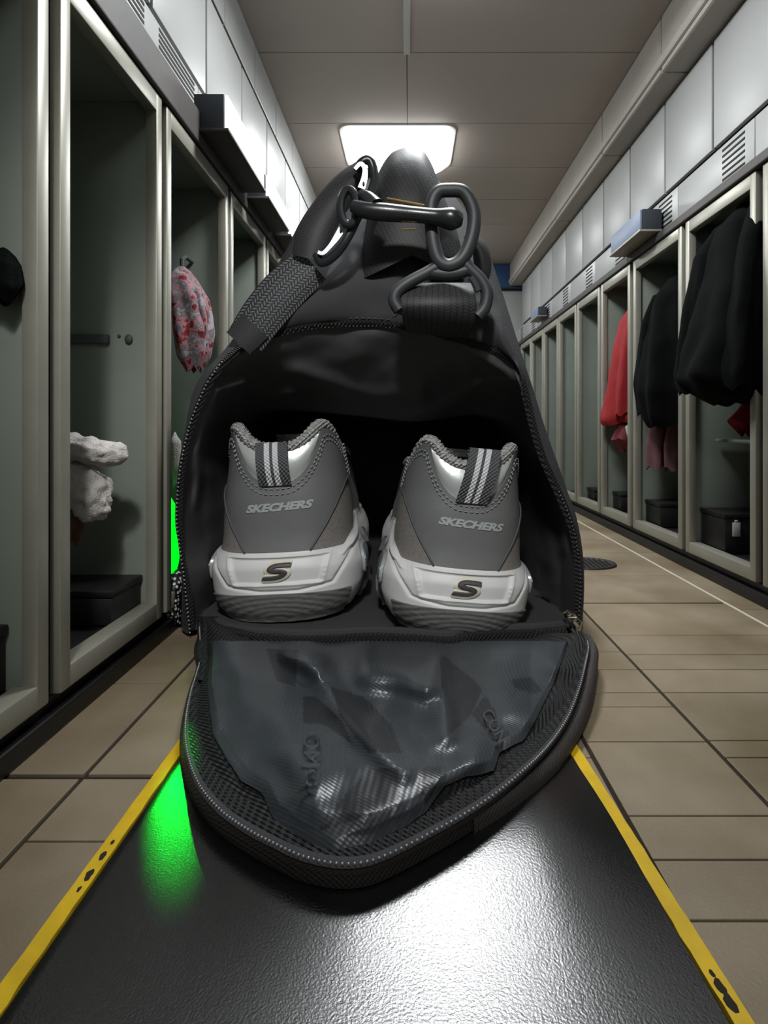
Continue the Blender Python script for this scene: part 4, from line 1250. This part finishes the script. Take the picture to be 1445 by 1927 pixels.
def sneaker(label, loc, rz, ry, rx, mirror, word_tilt, tab_lean, tab_h, dz=0.0):
    t = thing('sneaker', label, 'shoe', loc, 'pair of grey sneakers in the bag')
    t.rotation_euler = (rx, ry, rz)
    k = -1 if mirror else 1       # inner side sign: +1 means the side at +x is the one turned to the middle
    # ---- midsole
    PAN = [(-.150, .222), (.150, .222), (.128, .135), (-.128, .135)]
    GRV = [(-.235, .25), (-.20, .19), (-.155, .128), (-.05, .112), (.06, .112), (.16, .128), (.205, .20), (.235, .27)]
    RID = [[(k * .20, .235), (k * .245, .31)], [(k * .185, .215), (k * .24, .285)], [(-k * .215, .22), (-k * .245, .29)]]
    panb = PAN + [PAN[0]]

    def sd(q, z):
        p = SH.S(q, z); h = 0
        if abs(q) < 1.25:
            x = p.x if abs(q) <= 1 else sgn(q) * (hermite(SH.Wp, z) + (abs(q) - 1) * .2)
            d = seg_dist((x, z), panb)
            if inside((x, z), PAN): h -= .007 * min(1, d / .008)
            else: h += .004 * math.exp(-(d / .006) ** 2)
            h -= .007 * math.exp(-(seg_dist((x, z), GRV) / .005) ** 2)
            for r in RID: h += .008 * math.exp(-(seg_dist((x, z), r) / .007) ** 2)
        return h
    m = MB(); rows = []
    NQ = 260; NZ = 84
    for i in range(NQ + 1):
        q = -2 + 4 * i / NQ; zt = hermite(MIDT, abs(q)) + .004 * math.sin(abs(q) * 3); r = []
        zb = .012 + .03 * max(0, 1 - abs(q) / .8)
        r.append(SH.S(q, zb, -.05, True))
        for j in range(NZ + 1):
            z = zb + (zt - zb) * j / NZ; r.append(SH.S(q, z, sd(q, z) + (.004 if abs(q) < 1 else .004 + .008 * math.sin(PI * min(1, (abs(q) - 1) * 2.2)) * (1 - z / .4)), True))
        r.append(SH.S(q, zt, -.012, True)); r.append(SH.S(q, zt - .02, -.03, True))
        rows.append(r)
    m.grid(rows); m.build('midsole', 'mids', t, sharp=0, world=False)
    # ---- outsole: slab and heel strike pad
    m = MB(); rows = []
    for z, off in ((.0, -.03), (.003, -.012), (.014, -.006), (.018, -.03)):
        rows.append([SH.S(-2 + 4 * i / 120, z, off, True) for i in range(121)])
    m.grid(rows)
    a = [SH.S(-2 + 4 * i / 120, .0, -.03, True) for i in range(121)]
    m.grid([a, [Vector((0, p.y, .0)) for p in a]])
    m.build('outsole', 'outs', t, sharp=40, world=False)

    def padt(x): return .104 - .25 * x * x

    def pd(q, z):
        p = SH.S(q, z); e = math.hypot(p.x / 1.0, (z - .015) / .42)
        return .0007 * math.sin(e * 170) + .001 * noise.noise(Vector((p.x * 60, z * 90, 0)))
    xq = lambda q: SH.S(q, .05).x
    patch('heel_pad', -.62, .62, lambda q: .004 + .006 * abs(q), lambda q: max(.03, padt(xq(q))), 'outs', t, .012, nq=120, nz=40, thick=.02, disp=pd)
    # side pads and windows on both sides
    for sg in (1, -1):
        patch('side_pad', sg * 1.015, sg * 1.16, lambda q: .0, lambda q: .095 - .4 * abs(abs(q) - 1.09), 'outs', t, .026, nq=24, nz=10, thick=.02)
        cq, hw = .985, .085
        lo = lambda q: .165 - .045 * math.sqrt(max(0, 1 - ((abs(q) - cq) / hw) ** 2)) + (abs(q) - cq) * .2
        hi = lambda q: .165 + .045 * math.sqrt(max(0, 1 - ((abs(q) - cq) / hw) ** 2)) + (abs(q) - cq) * .2
        patch('window_rim', sg * (cq - hw), sg * (cq + hw), lambda q: lo(q) - .006, lambda q: hi(q) + .006, 'gemr', t, .016, nq=30, nz=10, thick=.01)
        hw2 = hw * .85
        patch('side_window', sg * (cq - hw2), sg * (cq + hw2), lambda q: lo(q) + .008, lambda q: hi(q) - .008, 'gem', t, .020, nq=30, nz=10, thick=.01)
        patch('side_window', sg * 1.13, sg * 1.22, lambda q: .18 - .04 * math.sin(PI * (abs(q) - 1.13) / .09), lambda q: .18 + .045 * math.sin(PI * (abs(q) - 1.13) / .09), 'gem', t, .03, nq=20, nz=10, thick=.01)
    # ---- upper
    m = MB(); rows = []
    for i in range(181):
        q = -2 + 4 * i / 180; zt = hermite(TOP, abs(q)); r = []
        for j in range(25):
            z = .235 + (zt - .012 - .235) * j / 24; r.append(SH.S(q, z, -.004))
        rows.append(r)
    m.grid(rows)
    cap = [r[-1] for r in rows[:46]]                       # close the toe over the top
    for lo_, hi_ in ((0, 46),):
        A = [rows[i][-1] for i in range(0, 46)]; Bq = [rows[180 - i][-1] for i in range(0, 46)]
        G = []
        for p, q_ in zip(A, Bq):
            G.append([p.lerp(q_, k_ / 10) + Vector((0, 0, .05 * math.sin(PI * k_ / 10))) for k_ in range(11)])
        m.grid(G)
    m.build('upper', 'leatherd', t, sharp=0, world=False)
    ct = lambda q: hermite(CT, abs(q))
    cb = lambda q: interp([(0, .238), (.25, .238), (.36, .290), (.50, .348), (.66, .405), (.82, .445), (1.06, .47)], abs(q))
    patch('heel_counter', -1.06, 1.06, cb, ct, 'leather', t, .006, nq=120, nz=24, thick=.008)
    for sg in (1, -1):
        patch('suede_panel', sg * .23, sg * 1.42, lambda q: .236, lambda q: interp([(.23, .24), (.36, .294), (.50, .352), (.66, .408), (.82, .448), (1.05, .470), (1.2, .465), (1.32, .43), (1.42, .33)], abs(q)), 'suede', t, .0045, nq=60, nz=16, thick=.01)
    # silver collar panel, puffed
    st = lambda q: interp([(0, .566), (.15, .574), (.28, .592), (.42, .620), (.54, .640), (.7, .63)], abs(q))
    patch('collar_panel', -.58, .58, lambda q: min(ct(q) - .012, st(q)), st, 'silver', t, .0, nq=80, nz=20, thick=.01, disp=lambda q, z: .012 * math.sin(PI * max(0, min(1, (z - ct(q)) / max(.02, st(q) - ct(q))))) * max(0, 1 - abs(q) / .6) ** .5)
    # knit roll and inner lining
    qs = [-1.5 + 3 * i / 160 for i in range(161)]
    pts = [SH.S(q, hermite(TOP, abs(q)), -.012) for q in qs]
    m = MB(); m.tube(pts, [.0185 + .003 * math.sin(i * 1.9) - .008 * max(0, abs(q) - 1) for i, q in enumerate(qs)], 10)
    m.build('knit_collar', 'knit', t, sharp=0, world=False)
    m = MB(); rows = []
    for q in qs:
        zt = hermite(TOP, abs(q)); rows.append([SH.S(q, zt - (zt - .27) * j / 8, -.024 - .02 * math.sin(PI * j / 8)) for j in range(9)])
    m.grid(rows)
    m.build('inner_lining', 'inside', t, sharp=0, world=False)
    # tongue
    m = MB(); rows = []
    for j in range(20):
        v = j / 19; z = .36 + .27 * v; yy = .78 - .26 * v; w = .085 + .02 * v
        rows.append([Vector((w * math.sin(a), yy - .03 * math.cos(a) * (1 if math.cos(a) > 0 else .6) + .05 * abs(math.sin(a)), z + .006 * math.sin(v * 60))) for a in [k_ * 2 * PI / 20 for k_ in range(20)]])
    m.grid(rows, close=True); m.build('tongue', 'knit', t, sharp=0, world=False)
    # stitching: two rows under the collar curve, short vertical rows at the side
    m = MB()
    for dz_ in (.016, .034):
        seq = []
        for i in range(300):
            q = -.96 + 1.92 * i / 299; seq.append(SH.S(q, ct(q) - dz_ - .01 * abs(q), .010))
        e = even(seq, .0085)
        for a_, b_ in zip(e[::2], e[1::2]): m.tube([a_, b_], .0019, 5)
    for sg in (1, -1):
        for q0 in (.93, .98, 1.03):
            seq = [SH.S(sg * (q0 + .04 * i / 40), .585 - .125 * i / 40, .010) for i in range(41)]
            e = even(seq, .0075)
            for a_, b_ in zip(e[::2], e[1::2]): m.tube([a_, b_], .0017, 5)
    o = m.build('stitching', 'thread', t, sharp=0, world=False); o['kind'] = 'stuff'
    # seam cord along the suede edge
    for sg in (1, -1):
        m = MB(); m.tube([SH.S(sg * (.24 + .76 * i / 40), interp([(.24, .238), (.36, .291), (.50, .349), (.66, .406), (.82, .446), (1.05, .472)], .24 + .76 * i / 40), .009) for i in range(41)], .0028, 6)
        m.build('suede_seam', 'leatherd', t, sharp=0, world=False)
    # pull tab: loop of striped webbing
    stripes = [(-.048, -.022, 'tabd'), (-.022, -.006, 'tabw'), (-.006, .003, 'tabd'), (.003, .019, 'tabw'), (.019, .048, 'tabd')]
    tabp = bpy.data.objects.new('pull_tab', None); COL.objects.link(tabp); tabp.parent = t
    path = []
    base = SH.R(0, .463).y - .012
    top = tab_h
    for i in range(40):
        v = i / 39
        if v < .75: z = .458 + (top - .458) * (v / .75); y = base - .004 - .020 * math.sin(PI * v / .75) + (.0 if v < .3 else 0)
        else:
            a = (v - .75) / .25 * PI * .9; z = top + .010 * math.sin(a); y = base + .018 * (1 - math.cos(a)) - .004
            if a > PI * .5: z = top + .010 * math.sin(a) - (a - PI / 2) * .015
        path.append((y, z, tab_lean * (z - .46)))
    for a_, b_, mt in stripes:
        m = MB(); rows = []
        for y, z, lx in path:
            rows.append([Vector((a_ + lx, y + .006, z)), Vector((a_ + lx, y, z)), Vector((b_ + lx, y, z)), Vector((b_ + lx, y + .006, z))])
        m.grid(rows); m.build('tab_stripe', mt, tabp, smooth=False, world=False)
    # printed word
    vs, fs = text_mesh('SKECHERS', .0430, .30, .0024)
    w0 = max(v.x for v in vs) - min(v.x for v in vs); sx = .196 / w0
    m = MB(); out = []
    for v in vs:
        x = v.x * sx + .004; z = .385 + v.y * .80 + x * word_tilt; out.append(SH.R(x, z, .0085))
    m.add(out, fs); m.build('printed_word', 'letters', t, smooth=False, world=False)
    # badge: rounded S on a cream shape
    SP = catmull([Vector(p) for p in [(.96, .74), (.4, .78), (-.25, .76), (-.55, .58), (-.5, .26), (-.15, .08), (.3, .0), (.58, -.2), (.52, -.52), (.2, -.74), (-.4, -.78), (-1.0, -.74)]], 60)
    for nm, wd_, mt, off in (('badge_backing', .62, 'logoc', .005), ('badge_letter', .30, 'logod', .0085)):
        m = MB(); rows = []
        ext = SP
        for i, p in enumerate(ext):
            a_ = ext[max(0, i - 1)]; b_ = ext[min(59, i + 1)]; dx, dy = (b_ - a_).x, (b_ - a_).y; l = math.hypot(dx, dy) or 1
            r = []
            w_ = wd_ * (min(1, .72 + min(i, 59 - i) * .14))
            for u in (-1, -.5, 0, .5, 1):
                X, Z = p.x - dy / l * w_ * u, p.y + dx / l * w_ * u
                r.append(SH.R((X + .22 * Z) * .036 + .002, .1785 + Z * .0255 + X * .0255 * word_tilt * 1.2, off - (.003 if abs(u) == 1 else 0)))
            rows.append(r)
        m.grid(rows); m.build(nm, mt, t, smooth=False, world=False)
    if mirror:   # scale-free: the two shoes are built from the same lasts
        pass
    return t


sneaker('left grey sneaker in the bag, its striped heel tab folded over the collar', (-.412, 1.762, .026), math.radians(1), math.radians(-2.5), 0, False, .05, -.06, .595).scale = (1.07, 1, .955)
sneaker('right grey sneaker in the bag, its striped heel tab standing upright', (.150, 1.622, .030), math.radians(4), math.radians(5.5), 0, True, -.05, .16, .640).scale = (.985, 1, .865)
